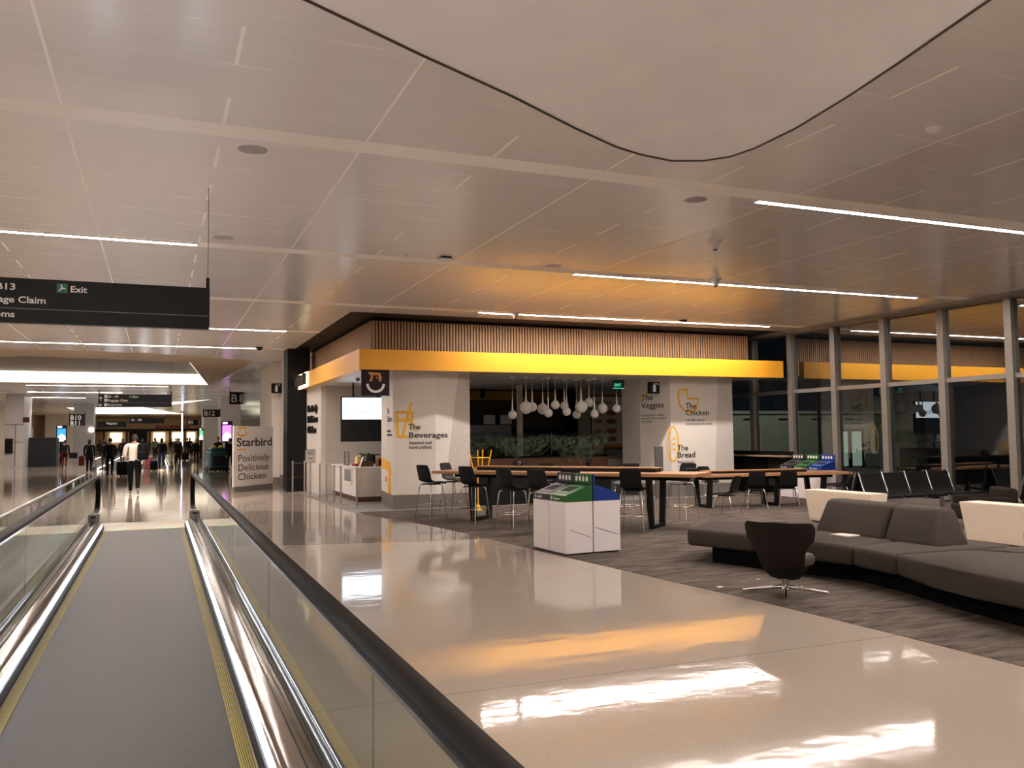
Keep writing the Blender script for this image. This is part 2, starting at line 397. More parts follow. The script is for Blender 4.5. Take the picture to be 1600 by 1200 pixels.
# ================================================================== LIGHTS OF THE HALL (ceiling strips)
def strip(x0, x1, y, label, w=.085):
    t = thing('ceiling_light', label, 'ceiling light', ((x0+x1)/2, y, CEIL), 0, 'linear ceiling lights')
    h = (x1-x0)/2
    MB().box(-h-.012, h+.012, -w/2-.012, -w/2, -.014, .0, 0).box(-h-.012, h+.012, w/2, w/2+.012, -.014, .0).box(-h-.012, -h, -w/2, w/2, -.014, 0).box(h, h+.012, -w/2, w/2, -.014, 0).build('frame', M_WHITE, t)
    MB().box(-h, h, -w/2, w/2, -.012, -.002).build('diffuser', M_STRIP, t)
strip(6.67, 14.8, 8.27, 'bright linear ceiling light at the upper right, nearest the viewer on the lounge side')
strip(6.68, 14.72, 13.22, 'linear ceiling light above the lounge chairs, middle one of the three on the right')
strip(6.72, 14.9, 18.13, 'linear ceiling light right in front of the yellow fascia and wooden slats')
strip(-7.6, .49, 13.02, 'linear ceiling light above the large black overhead sign at left')
strip(-5.0, 3.09, 22.96, 'linear ceiling light partly hidden behind the large black overhead sign')
strip(-5.0, 2.93, 27.7, 'long thin linear ceiling light just before the tan lens-shaped ceiling around the glowing cove')
strip(6.67, 14.8, 3.3, 'linear ceiling light over the near lounge, outside the picture')
strip(6.67, 14.8, -1.7, 'linear ceiling light behind the viewer on the lounge side')
strip(-7.6, .49, 3.1, 'linear ceiling light over the near walkway, outside the picture')
strip(-7.6, .49, -1.9, 'linear ceiling light behind the viewer on the walkway side')
strip(-6.2, .5, 49.5, 'short linear ceiling light just beyond the big glowing cove')
strip(-7.0, -2.0, 56.5, 'short linear ceiling light behind the second overhead sign at left')
strip(-9.0, -4.5, 64.0, 'faint linear ceiling light above the dark ribbed enclosure at left')

# ================================================================== SETTING
def outline(pts, m, z, name):
    mb = MB(); mb.b.faces.new([mb.b.verts.new((x, y, z)) for x, y in pts]); return mb.build(name, m)
fx0, fx1, fy0, fy1 = -13, 16.5, -8, 122
struct(MB().box(fx0, fx1, fy0, fy1, -.1, 0).build('floor', M_FLOOR), 'polished beige terrazzo floor of the concourse')
CARP = [(4.2, 18.6), (4.28, 18.15), (4.66, 16.63), (4.95, 14.34), (5.17, 11.86), (5.28, 10.6), (5.54, 7.94), (5.64, 6.99), (5.73, 5.47), (5.77, 4.37), (5.82, 1), (5.85, -8)]
struct(MB().prism(CARP+[(16.42, -8), (16.42, 30), (15.2, 30), (15.2, 19.2), (4.2, 19.2)], 0, .004).build('floor_carpet', M_CARPET), 'streaky grey brown carpet of the lounge')
struct(MB().prism([(4.0, 28), (3.98, 24), (4.02, 19.6), (4.19, 18.62), (15.2, 19.2), (15.2, 28)], 0, .003).build('floor_kiosk_tile', mat('grey_kiosk_tile', (128, 124, 120), .4, var=.12, scale=2.5)), 'grey tile floor of the food kiosk')
struct(MB().prism([(1.1, 21.6), (2.25, 20.75), (2.93, 20.19), (3.6, 19.3), (4.0, 18.9), (4.28, 18.15), (4.66, 16.63), (4.95, 14.34), (5.05, 13.3), (4.0, 13.45), (3.0, 13.7), (1.1, 14.05)], 0, .0015).build('floor_inlay', M_DARKT), 'darker grey terrazzo band crossing the floor')

# ceiling with the plaster fields and coves cut out
BUL = [(-.6, 4.75), (.85, 5.41), (1.75, 5.9), (2.67, 6.37), (3.5, 6.85), (4.1, 7.16), (4.43, 7.27), (4.84, 7.33), (5.15, 7.21), (5.33, 7.0), (5.40, 6.7), (5.40, 6.13), (5.30, 5.4), (5.18, 4.75), (4.97, 3.8), (4.5, 1.6), (3.5, 0.2), (-.6, .2)]
LENS = [(-11, 32.5), (-8, 30.6), (-4.5, 30.0), (-2.7, 29.95), (0, 30.4), (1.9, 31.5), (3.0, 32.1), (3.25, 33), (3.15, 35.7), (2.85, 41.7), (2.5, 48.4), (-11, 48.4)]
OPEN = [(-9.5, 34.2), (-4.9, 33.1), (-4.1, 32.4), (1.08, 33.65), (2.44, 47.7), (-6.96, 47.3), (-9.5, 47.0)]
OPEN2 = [(-7.4, 84.0), (-1.2, 82.0), (2.7, 105), (-7.4, 105)]
OPEN3 = [(3.6, 65.5), (1.2, 76.0), (-.5, 77.5), (-.9, 74.0)]
def filled(loops, z, m, name):
    mb = MB(); es = []
    for L in loops:
        v = [mb.b.verts.new((x, y, z)) for x, y in L]
        es += [mb.b.edges.new((v[i], v[(i+1) % len(v)])) for i in range(len(v))]
    bmesh.ops.triangle_fill(mb.b, use_beauty=True, use_dissolve=False, edges=es)
    return mb.build(name, m)
struct(filled([[(fx0, fy0), (fx1, fy0), (fx1, fy1), (fx0, fy1)], BUL, LENS, OPEN2, OPEN3], CEIL, M_CEIL, 'ceiling'), 'shiny metal panel ceiling with pale seams')
# near coffer: two plaster facets rising from the ceiling edge to a soft valley
mb = MB()
apex = [(4.55, 7.05, CEIL+.07), (4.25, 5.5, CEIL+.42), (3.9, 3.6, CEIL+.72), (3.5, 1.9, CEIL+.95), (3.2, 1.0, CEIL+1.0)]
bv = [mb.b.verts.new((x, y, CEIL)) for x, y in BUL]; av = [mb.b.verts.new(p) for p in apex]
tl = [mb.b.verts.new((-.6, 3.6, CEIL+.30)), mb.b.verts.new((-.6, 1.0, CEIL+.5))]
for i in range(6): mb.b.faces.new((bv[i], bv[i+1], av[1 if i < 4 else 0]) if i != 4 else (bv[4], bv[5], av[0], av[1]))
for i in range(6, 10): mb.b.faces.new((bv[i], bv[i+1], av[0]))
mb.b.faces.new((bv[10], bv[11], av[1], av[0])); mb.b.faces.new((bv[11], bv[12], bv[13], av[1])); mb.b.faces.new((bv[13], bv[14], av[2], av[1]))
mb.b.faces.new((bv[14], bv[15], av[3], av[2])); mb.b.faces.new((bv[15], bv[16], av[4], av[3])); mb.b.faces.new((bv[16], bv[17], tl[1], av[4]))
mb.b.faces.new((bv[0], av[1], av[2], tl[0])); mb.b.faces.new((tl[0], av[2], av[3], av[4], tl[1])); mb.b.faces.new((bv[17], bv[0], tl[0], tl[1]))
struct(mb.build('ceiling_coffer', M_PLASTER, smooth=60), 'smooth plaster coffer with a rounded tip at the top of the picture')
mb = MB(); mb.tube([(x, y, CEIL-.004) for x, y in BUL[:16]], .011, 6)
struct(mb.build('trim_1', mat('dark_gap', (74, 64, 56), .6), smooth=60), 'thin shadow gap around the plaster coffer')
# big glowing cove
struct(filled([LENS, OPEN], CEIL, mat('tan_plaster', (206, 186, 158), .55, var=.02), 'ceiling_lens'), 'tan lens-shaped plaster field around the glowing cove')
def cove(poly, z, h, name, label, inner):
    t = thing(name, label, 'ceiling cove light', (0, 0, 0), 0, 'glowing ceiling coves')
    n = len(poly); c = (sum(p[0] for p in poly)/n, sum(p[1] for p in poly)/n)
    mb = MB(); q = [(c[0]+(p[0]-c[0])*.93, c[1]+(p[1]-c[1])*.93) for p in poly]
    a = [mb.b.verts.new((x, y, z)) for x, y in poly]; b = [mb.b.verts.new((x, y, z+h)) for x, y in q]
    for i in range(n): mb.b.faces.new((a[i], a[(i+1) % n], b[(i+1) % n], b[i]))
    mb.build('glowing_side', M_COVE, t)
    mb = MB(); mb.b.faces.new([mb.b.verts.new((x, y, z+h)) for x, y in q]); mb.build('inner_ceiling', inner, t)
    return t
greyc = mat('cove_grey_ceiling', (150, 141, 131), .6, var=.02)
cv = cove(OPEN, CEIL, .52, 'ceiling_cove', 'big glowing ceiling cove with a grey centre above the far walkway', greyc)
mb = MB()
for x, y in ((-3.6, 38.5), (-.6, 39)): mb.lathe([(.06, -.01), (.06, 0)], (x, y, CEIL+.52-.002), 12)
mb.build('downlight', emit('downlight_warm', (1, .9, .75), 6), cv)
cove(OPEN2, CEIL, .6, 'ceiling_cove', 'glowing triangular ceiling cove low beyond the second overhead sign', M_COVE)
cove(OPEN3, CEIL, .6, 'ceiling_cove', 'small glowing ceiling wedge right of the second overhead sign', M_COVE)

# ------------------------------------------------ window wall at right
WX = 16.30
frames = [12.29+1.66*k for k in range(-13, 10)]
struct(MB().box(WX-.05, WX+.25, fy0, 30, 4.42, CEIL).build('trim_2', M_ALU), 'aluminium head rail above the windows')
struct(MB().box(WX-.35, WX+.1, fy0, 30, 4.44, 4.499).build('trim_3', mat('bulkhead_grey', (150, 142, 134), .5)), 'flat grey ceiling border along the windows')
struct(MB().box(WX-.04, WX+.2, fy0, 30, 0, .16).build('baseboard_right', M_GREYBASE), 'grey sill along the window wall')
for k in range(len(frames)-1):
    y0, y1 = frames[k], frames[k+1]
    w = struct(MB().box(WX-.10, WX+.10, y1-.085, y1+.085, .16, 4.42, .006).build('window_%d' % (k+1), M_ALU), 'tall night window bay of the right-hand glass wall')
    MB().box(WX-.05, WX+.07, y0+.085, y1-.085, 2.77, 2.87).build('transom', M_ALU, w)
    MB().box(WX+.01, WX+.03, y0+.085, y1-.085, 2.87, 4.42).build('upper_pane', M_WINU, w)
    MB().box(WX+.01, WX+.03, y0+.085, y1-.085, .16, 2.77).build('lower_pane', M_WIN, w)
# outside: apron and a jet bridge with a lit doorway
struct(MB().box(16.6, 70, -20, 80, -.3, -.15).build('ground_apron', mat('apron_concrete', (60, 60, 60), .8, var=.2, scale=1)), 'dark concrete apron outside')
t = thing('jet_bridge', 'pale grey jet bridge outside the windows with a lit doorway', 'jet bridge', (26, 34, -.15))
gj = mat('jet_bridge_panel', (150, 150, 138), .6, var=.1, scale=1)
MB().box(-6.5, 12, -.2, 4, .0, 2.75, .03).build('body', gj, t)
MB().box(-6.6, 12.1, -.3, 4.1, 2.75, 2.9).build('roof', gj, t)
MB().box(5.65, 6.5, -.26, -.21, .1, 1.85).box(6.75, 7.4, -.26, -.21, .1, 1.85).build('lit_door', emit('lit_jetway_door', (.72, .88, .70), .22), t)
MB().box(5.5, 5.65, -.28, -.2, 0, 2.0).box(6.5, 6.75, -.28, -.2, 0, 2.0).box(7.4, 7.55, -.28, -.2, 0, 2.0).box(5.5, 7.55, -.28, -.2, 1.85, 2.0).build('door_frame', M_BLACK, t)
t2 = thing('jet_bridge_fill', 'floodlight added on a mast to brighten the jet bridge outside the windows', 'fill_light', (25, 27.5, -.15))  # mast and lamp are added only to brighten the jet bridge
MB().lathe([(.08, 0), (.06, 7)], seg=10).build('mast', M_STEEL, t2); MB().box(-.3, .3, -.1, .25, 7, 7.2).build('head', M_BLACK, t2)
ld = bpy.data.lights.new('fill_spot', 'SPOT'); ld.energy = 900; ld.spot_size = 2.0; ld.color = (1, .95, .85); ld.shadow_soft_size = .15
lo = bpy.data.objects.new('fill_beam', ld); COL.objects.link(lo); lo.parent = t2; lo.location = (0, .15, 6.95); lo.rotation_euler = (math.radians(50), 0, 0)
for k in range(7): MB().box(-6.2+k*2.1, -5.6+k*2.1, -.23, -.2, 2.45, 2.53).build('vent_slot', M_BLACK, t)

# ------------------------------------------------ food kiosk shell
KY, KX = 19.56, 5.09          # front plane of the columns, left plane
struct(MB().prism([(3.97, 18.96), (16.2, 18.96), (16.2, 28.6), (3.99, 28.6)], CEIL-.006, CEIL-.002).build('ceiling_kiosk', M_BLACK), 'black recess above the kiosk')
mb = MB(); k = 0
x = 4.67
while x < 15.45: mb.box(x, x+.048, 19.80, 19.86, 3.30, 4.44); x += .077
y = 19.86
while y < 28.2: mb.box(4.64, 4.70, y, y+.048, 3.30, 4.44); y += .077
sl = struct(mb.build('wall_kiosk_slats', M_WOOD), 'vertical oak slat cladding above the yellow fascia')
MB().box(4.70, 15.45, 19.86, 19.90, 3.30, 4.49).box(4.70, 4.74, 19.9, 28.2, 3.3, 4.49).box(15.41, 15.45, 19.9, 28.2, 3.3, 4.49).build('backing', mat('slat_backing', (44, 33, 26), .8), sl)
MB().box(4.62, 15.45, 19.79, 19.83, 4.44, 4.47).box(4.62, 4.66, 19.83, 28.2, 4.44, 4.47).build('top_rail', M_BLACK, sl)
fa = struct(MB().prism([(4.14, 18.86), (15.95, 18.86), (15.95, 19.02), (4.30, 19.02), (4.30, 28.2), (4.14, 28.2)], 3.20, 3.66).build('trim_4', M_YELLOW), 'bright yellow fascia band around the kiosk')
struct(MB().prism([(4.30, 19.02), (15.95, 19.02), (15.95, 28.2), (4.30, 28.2)], 3.22, 3.28).build('ceiling_soffit', mat('soffit_white', (206, 202, 198), .5)), 'white soffit of the kiosk')
# beverages column
bc = struct(MB().prism([(5.31, 21.57), (KX, KY), (6.09, 19.42), (7.0, KY), (7.0, 21.57)], .33, 3.22).build('column_beverages', M_WALL), 'white kiosk column with the drink graphic')
MB().prism([(5.31, 21.57), (KX, KY), (6.09, 19.42), (7.0, KY), (7.0, 21.57)], .0, .33).build('base', M_GREYBASE, bc)
PF = Pl((KX, KY, 0), (1.0, -.14, 0), (0, 0, 1)); PR = Pl((6.09, 19.42, 0), (.91, .14, 0), (0, 0, 1)); PS = Pl((5.31, 21.57, 0), (-.22, -2.01, 0), (0, 0, 1))
plate(PR, [(.22, .335), (.915, .335), (.915, 3.2), (.62, 3.2)], speckle_material('speckled_print', (206, 198, 188), (180, 173, 164), 70, .5), 'speckled_panel', bc, .002)
def px2(P, pts):
    """pixels to plane coordinates"""
    r = []
    for x, y in pts:
        d = _ray(x, y); o = Vector((0, 0, CAM_H)); t = (P.o-o).dot(P.n)/d.dot(P.n); q = o+d*t-P.o; r.append((q.dot(P.u), q.dot(P.v)))
    return r
cup = px2(PF, [(617.5, 643.5), (645.5, 643)]); 
strokes(PF, [px2(PF, [(617, 644.5), (646.5, 644.5)]), px2(PF, [(619.5, 645), (622.2, 682.5), (640, 682.5)]), px2(PF, [(644, 645), (642.4, 672)]), px2(PF, [(642.5, 629), (638.5, 644), (629, 681)]), px2(PF, [(622, 656.5), (644, 656.5)])], .062, M_YEL2, 'cup_graphic', bc)
a = px2(PF, [(638, 671), (638, 684), (639, 694), (639, 701.2)])
text(PF, 'The', a[0][0], a[0][1], .185, M_LETTER, bc, bold=.002, h=.005)
bev = a[1]
o = text(PF, 'Beverages', bev[0], bev[1], .185, M_LETTER, bc, bold=.002, h=.005, maxw=.95)
text(PF, 'Seasonal and', a[2][0], a[2][1], .105, M_LETTER, bc, bold=.001, h=.004)
text(PF, 'hand crafted.', a[3][0], a[3][1], .105, M_LETTER, bc, bold=.001, h=.004)
for q in [o]:                       # the word runs round the shallow ridge of the column
    for v in q.data.vertices:
        r = v.co-PF.o; u = r.dot(PF.u)
        if u > PF.u.dot(PR.o-PF.o): v.co = PR.p(u-PF.u.dot(PR.o-PF.o), r.z, r.dot(PF.n))
b = px2(PS, [(597, 641), (597, 653), (598, 658)])
text(PS, 'The\nChicken', 1.05, 2.25, .2, M_LETTER, bc, bold=.002, maxw=.75)
text(PS, 'Locally raised,\nsustainably farmed.', 1.05, 1.80, .09, M_LETTER, bc, maxw=.85)
plate(PS, px2(PS, [(596.6, 715), (609.5, 722), (613, 741), (611.3, 743), (611.3, 772), (606.5, 770.5), (607, 736), (596.6, 731)]), M_YEL2, 'bird_graphic', bc)
plate(PS, px2(PS, [(602, 744), (605, 744.5), (605, 753), (602, 752.5)]), mat('orange_eye', (222, 140, 60), .5), 'bird_eye', bc)
# chicken column
cc_poly = [(12.40, 21.6), (12.36, 20.55), (12.72, KY), (14.74, KY), (14.74, 21.6)]
cc = struct(MB().prism(cc_poly, .33, 3.22).build('column_chicken', M_WALL), 'white kiosk column with the chicken and bread graphics')
MB().prism(cc_poly, 0, .33).build('base', M_GREYBASE, cc)
PC = Pl((12.72, KY, 0), (1, 0, 0), (0, 0, 1)); PV = Pl((12.36, 20.55, 0), (.36, -.99, 0), (0, 0, 1))
plate(PC, [(p[0], p[1]) for p in [(1.38, .335), (2.015, .335), (2.015, 3.2), (1.56, 3.2)]], speckle_material('speckled_print_pale', (208, 201, 192), (190, 183, 174), 70, .5), 'speckled_panel', cc, .002)
hen = px2(PC, [(1075.5, 608), (1061, 610), (1059.5, 616), (1062, 632), (1070, 642), (1080, 645), (1088, 638), (1091, 623), (1075.5, 623), (1072, 610)])
strokes(PC, [hen], .05, M_YEL2, 'hen_graphic', cc)
strokes(PC, [arc(*px2(PC, [(1066, 613.5)])[0], .018, .018, 0, 340, 8)], .02, M_YEL2, 'hen_eye', cc)
lc = px2(PC, [(1051.5, 694)])[0]
strokes(PC, [(arc(lc[0], lc[1], .17, .46, 0, 345, 26), True), px2(PC, [(1051, 687), (1055, 684)]), px2(PC, [(1050, 695), (1055.5, 692.5)]), px2(PC, [(1051, 703.5), (1055.5, 701)])], .045, M_YEL2, 'bread_graphic', cc)
q = px2(PC, [(1071, 638.5), (1071, 649), (1072, 658), (1072, 664), (1058, 704), (1058, 715), (1058.5, 724), (1058.5, 730)])
text(PC, 'The', *q[0], .22, M_LETTER, cc, bold=.002, h=.005); text(PC, 'Chicken', *q[1], .22, M_LETTER, cc, bold=.002, h=.005, maxw=.74)
text(PC, 'Locally raised,', *q[2], .10, M_LETTER, cc, maxw=.60); text(PC, 'sustainably farmed.', *q[3], .10, M_LETTER, cc, maxw=.85)
text(PC, 'The', *q[4], .22, M_LETTER, cc, bold=.002, h=.005); text(PC, 'Bread', *q[5], .22, M_LETTER, cc, bold=.002, h=.005, maxw=.56)
text(PC, 'Baked fresh', *q[6], .10, M_LETTER, cc, maxw=.52); text(PC, 'everyday.', *q[7], .10, M_LETTER, cc, maxw=.42)
text(PV, 'The\nVeggies', .06, 2.62, .22, M_LETTER, cc, bold=.002, maxw=.78); text(PV, 'Chopped to taste,\nsauced and cooked\nto order.', .05, 2.18, .09, M_LETTER, cc, maxw=.85)
strokes(PV, [[(.3, 2.85), (.36, 3.05), (.5, 3.1)], [(.06, 2.6), (.3, 2.85)]], .045, M_YEL2, 'veggie_graphic', cc)
# half-height partition panel beside the chicken column
tag(MB().box(12.05, 12.28, 19.28, 19.34, .003, 1.36).build('partition_panel', mat('grey_panel', (92, 88, 84), .5)), 'narrow grey upright panel beside the veggies side of the column', 'panel')
# inner kiosk walls
struct(MB().box(4.75, 12.9, 26.4, 26.6, 0, 3.22).build('wall_kiosk_back', mat('brown_slat_wall', (52, 40, 32), .7, var=.15, scale=4)), 'dark brown back wall inside the kiosk')
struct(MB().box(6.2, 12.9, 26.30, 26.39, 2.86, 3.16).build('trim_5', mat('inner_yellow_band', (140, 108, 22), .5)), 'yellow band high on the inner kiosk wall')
struct(MB().box(12.9, 15.6, 25.2, 25.4, 0, 3.22).build('wall_kiosk_menu', mat('menu_wall_grey', (168, 162, 154), .6)), 'grey wall holding the menu board')
struct(MB().box(5.2, 16.4, 28.4, 28.6, 0, CEIL).build('wall_kiosk_rear', mat('brown_slat_wall', (52, 40, 32), .7)))
struct(MB().box(15.3, 15.45, 21.6, 28.2, 0, 3.22).build('wall_kiosk_right', mat('menu_wall_grey', (168, 162, 154), .6)))
M_TILE = tile_material('white_brick_tile', (218, 211, 202), (186, 178, 168), .30, .085)
struct(MB().prism([(4.36, 27.5), (4.47, 25.55), (4.6, 25.55), (4.6, 27.5)], 0, 3.22).build('wall_tile', M_TILE), 'white narrow-brick tile wall beside the queue posts')
struct(MB().box(4.6, 6.4, 25.55, 25.7, 0, 3.22).build('wall_counter', mat('counter_wall', (196, 188, 178), .55)), 'plain wall behind the ordering screen')
struct(MB().box(3.76, 4.46, 27.5, 28.4, 0, CEIL).build('wall_black_pier', M_BLACK), 'black pier at the far end of the kiosk')
# walls beyond
struct(MB().box(3.86, 5.2, 32.3, 36.2, .25, CEIL).build('wall_pier', M_WALL), 'white pier beyond the kiosk')
struct(MB().box(3.86, 5.2, 32.3, 36.2, 0, .25).build('baseboard_pier', M_GREYBASE))
struct(MB().box(4.16, 5.2, 30.2, 32.25, .35, CEIL).build('wall_pier_narrow', M_WHITE), 'bright narrow white pier behind the black one')
struct(MB().box(4.16, 5.2, 30.2, 32.25, 0, .35).build('baseboard_narrow', M_GREYBASE))
gw = struct(MB().box(4.0, 4.12, 36.25, 46.6, .0, 4.05).build('wall_glazed', M_GREENGL), 'green reflective glazed panel behind the white board')
struct(MB().box(5.2, 5.5, 28.4, 122, 0, CEIL).build('wall_right', M_WALL), 'right-hand wall of the far concourse')
struct(MB().box(3.9, 5.2, 60.2, 63, 0, CEIL).build('wall_pier_far', M_WALL), 'white pier carrying the magenta screen')
struct(MB().box(3.75, 5.2, 80, 84, 0, CEIL).build('wall_pier_farther', M_WALL), 'white pier below the B12 sign')
struct(MB().box(-13.2, -13, fy0, fy1, 0, CEIL).build('wall_left', M_WALL), 'left-hand wall of the concourse')
struct(MB().box(-13, 16.5, -8.2, -8, 0, CEIL).build('wall_rear', M_WALL), 'wall behind the viewer')
PG = mat('pillar_grey', (200, 194, 189), .4, var=.06, scale=1); PG2 = mat('pillar_grey_dark', (132, 127, 122), .35)
pl_ = struct(MB().box(-8.6, -7.6, 60, 63.5, 0, CEIL).build('column_left', PG), 'grey panelled column at the left')
MB().box(-8.05, -8.0, 59.97, 60, .1, 2.7).box(-8.6, -7.6, 59.97, 60, 2.62, 2.68).box(-8.6, -7.6, 59.97, 60, 1.55, 1.60).build('panel_joints', PG2, pl_)
MB().box(-8.55, -8.15, 59.9, 60, .9, 1.8).build('cabinet', M_BLACK, pl_)
struct(MB().box(-6.0, -4.6, 74, 76, 0, CEIL).build('column_left_far', PG), 'grey column further along the left')
struct(MB().box(-11.8, -7.0, 110, 112, 0, CEIL).build('wall_display', M_WALL), 'white wall behind the blue screen')
struct(MB().box(-9.4, -8.55, 57, 57.9, 0, 3.0, .05).build('column_metal', M_STEEL), 'polished metal column at the left edge')
struct(MB().box(-13, 5.2, 121, 121.3, 0, CEIL).build('wall_far', mat('cream_far_wall', (214, 188, 150), .6)), 'far end wall')
bar = struct(MB().box(-9, 5.0, 118.6, 120.5, 2.95, 4.3).build('wall_bar_header', mat('cream_header', (224, 198, 158), .6)), 'cream header of the far bar')
MB().box(-9, 5.0, 118.5, 118.6, 2.65, 2.95).build('dark_lintel', M_BLACK, bar)
mb = MB()
for xx in (-9, -6.2, -3.6, -.9, 1.5, 3.3, 4.9): mb.box(xx-.12, xx+.12, 118.5, 118.7, 0, 2.7)
mb.build('posts', M_WOODD, bar)
lw = emit('far_lit_window', (1, .78, .5), .55)
mb = MB()
for x0, x1 in ((-5.6, -4.2), (-.5, .9), (1.8, 2.9), (3.6, 4.6)): mb.box(x0, x1, 120.7, 120.8, 1.3, 2.5)
mb.build('lit_back_window', lw, bar)
MB().box(-3.3, -1.2, 118.7, 119, 0, 2.65).build('dark_opening', M_BLACK, bar)
PB = Pl((-.2, 118.55, 2.98), (1, 0, 0), (0, 0, 1))
text(PB, 'BOURBON', 0, 0, .62, mat('red_letters', (170, 40, 30), .5), bar, bold=.02, width=1.35, depth=.05)
tag(MB().lathe([(.06, 0), (.06, 3.4)], (2.35, 95, .9), 10).build('light_column', emit('cool_tube', (.72, .76, 1), 1.5)), 'thin glowing white upright light tube in the far distance', 'light')
# ================================================================== MOVING WALKWAY
def balustrade(t, xin, side, y0, y1, glow=True, n=7):
    """xin: belt edge; side +1 = right balustrade; y1 = end of the newel curve"""
    s = side; X = lambda d: xin+s*d
    def sl(pr, z=None):       # cross-section (d, z) extruded along y0..y1
        return pr
    def ext(prof, a, b, m, name, parent, smooth=None):
        mb = MB(); P = [(X(d), z) for d, z in prof]
        A = [mb.b.verts.new((x, a, z)) for x, z in P]; B = [mb.b.verts.new((x, b, z)) for x, z in P]; k = len(P)
        for i in range(k): mb.b.faces.new((A[i], A[(i+1) % k], B[(i+1) % k], B[i]))
        mb.b.faces.new(A); mb.b.faces.new(B[::-1])
        return mb.build(name, m, parent, smooth)
    yb = y1-1.35
    ext([(.015, .0), (.03, .0), (.04, .075), (.025, .075)], y0, yb, M_BLACK, 'skirt_brush', t)
    ext([(.035, .0), (.09, .0), (.09, .030), (.05, .030)], y0, yb, M_DECK, 'skirt_panel', t)
    if glow: ext([(.048, .031), (.088, .031), (.088, .104), (.061, .104)], y0, yb, M_LED, 'light_strip', t)
    dk = ext([(.092, .0), (.216, .0), (.216, .168), (.20, .172), (.18, .172), (.155, .166), (.13, .154), (.105, .138), (.088, .124), (.074, .112), (.062, .107), (.062, .105), (.092, .105)], y0, yb+.15, M_DECK, 'deck', t, 50)
    ext([(.168, .1702), (.173, .1712), (.173, .1745), (.168, .1735)], y0, yb+.15, M_BLACK, 'deck_seam', dk)
    ext([(.219, .0), (.36, .0), (.36, .125), (.335, .155), (.219, .160)], y0, yb+.15, mat('outer_cover_grey', (56, 57, 58), .55, var=.05, spec=.3), 'outer_cover', t, 50)
    # glass: straight panels then a rounded end panel
    step = (yb-y0)/n; xc = .205
    for i in range(n):
        ext([(xc, .17), (xc+.012, .17), (xc+.012, .935), (xc, .935)], y0+i*step+.006, y0+(i+1)*step-.006, M_GLASS, 'glass_panel', t)
    zc = .625; R = .335; yc = y1-R-.04
    pts = [(yb+.006, .17), (yb+.006, .935)]+[(yc+(R-.02)*math.cos(a), zc+(R-.02)*math.sin(a)) for a in [math.pi/2-math.pi*k/14 for k in range(15)]]+[(yb+.4, .17)]
    mb = MB(); A = [mb.b.verts.new((X(xc), y, z)) for y, z in pts]; B = [mb.b.verts.new((X(xc+.012), y, z)) for y, z in pts]; k = len(pts)
    mb.b.faces.new(A); mb.b.faces.new(B[::-1])
    for i in range(k): mb.b.faces.new((A[i], A[(i+1) % k], B[(i+1) % k], B[i]))
    mb.build('end_glass_panel', M_GLASS, t)
    # handrail
    xm = X(xc+.006)
    path = [(xm, y0, .962), (xm, yc, .962)]; nr = [(0, 0, 1), (0, 0, 1)]
    for k in range(1, 13):
        a = math.pi/2-math.pi*k/12; path.append((xm, yc+R*math.cos(a), zc+R*math.sin(a)*1.005)); nr.append((0, math.cos(a), math.sin(a)))
    path.append((xm, yb-.05, zc-R-.04)); nr.append((0, 0, -1))
    prof = [(-.034, -.012), (-.052, -.006), (-.052, .010), (-.040, .022), (.040, .022), (.052, .010), (.052, -.006), (.034, -.012)]
    hr = MB().sweep(prof, path, nr).build('handrail', M_RUBBER, t, 50)
    MB().sweep([(-.046, -.030), (-.046, -.010), (.046, -.010), (.046, -.030)], [path[0], path[1]], [nr[0], nr[1]]).build('handrail_guide', M_CHROME, hr)
    MB().box(xm-.10, xm+.10, yb-.05, yb+.35, 0, .30, .05, seg=3).build('newel_box', mat('newel_grey', (96, 90, 86), .35, .5), t, 50)
def walkway(label, x0, x1, y0, y1, end_y, n=7, start_newel=False):
    t = thing('moving_walkway', label, 'moving walkway')
    MB().box(x0, x1, y0, y1, .0, .012).build('belt', M_BELT, t)
    for a, b in ((x0, x0+.075), (x1-.075, x1)): MB().box(a, b, y0, y1, .012, .0145).build('yellow_edge_line', stripe_material('yellow_grooved', (176, 158, 26), (74, 66, 20), .012, 0, .3) if 'yellow_grooved' not in bpy.data.materials else bpy.data.materials['yellow_grooved'], t)
    MB().box(x0-.04, x1+.04, y1, y1+1.15, 0, .010).build('comb_plate', mat('comb_plate_steel', (214, 202, 184), .4, .25, var=.03), t)
    MB().box(x0, x1, y1-.02, y1+.06, .010, .013).build('comb', mat('comb_yellow', (206, 184, 70), .5), t)
    for xx in (x0+.28, x1-.26): MB().box(xx-.07, xx+.07, y1+.01, y1+.035, .013, .015).build('green_lamp', emit('comb_lamp', (.1, .9, .4), 1.0), t)
    balustrade(t, x0, -1, y0, end_y, n=n); balustrade(t, x1, 1, y0, end_y, n=n)
    return t
walkway('dark grooved moving walkway in the foreground with yellow edge lines and glowing side strips', -.885, .49, -3.0, 17.5, 19.25)
walkway('far moving walkway straight ahead, beginning beyond the walking people', -.885, .49, 52.5, 92, 93.5, 5)
walkway('far left lane beside the walkway straight ahead with a bright glowing side', -2.95, -1.66, 52.5, 92, 93.5, 5)
# steel floor plate between the belts
struct(MB().prism([(-3.1, 18.2), (1.05, 17.78), (1.25, 18.95), (-3.1, 19.5)], 0, .006).build('floor_landing_plate', mat('landing_cream', (216, 204, 186), .3, .1)), 'pale landing plate at the end of the moving walkway')
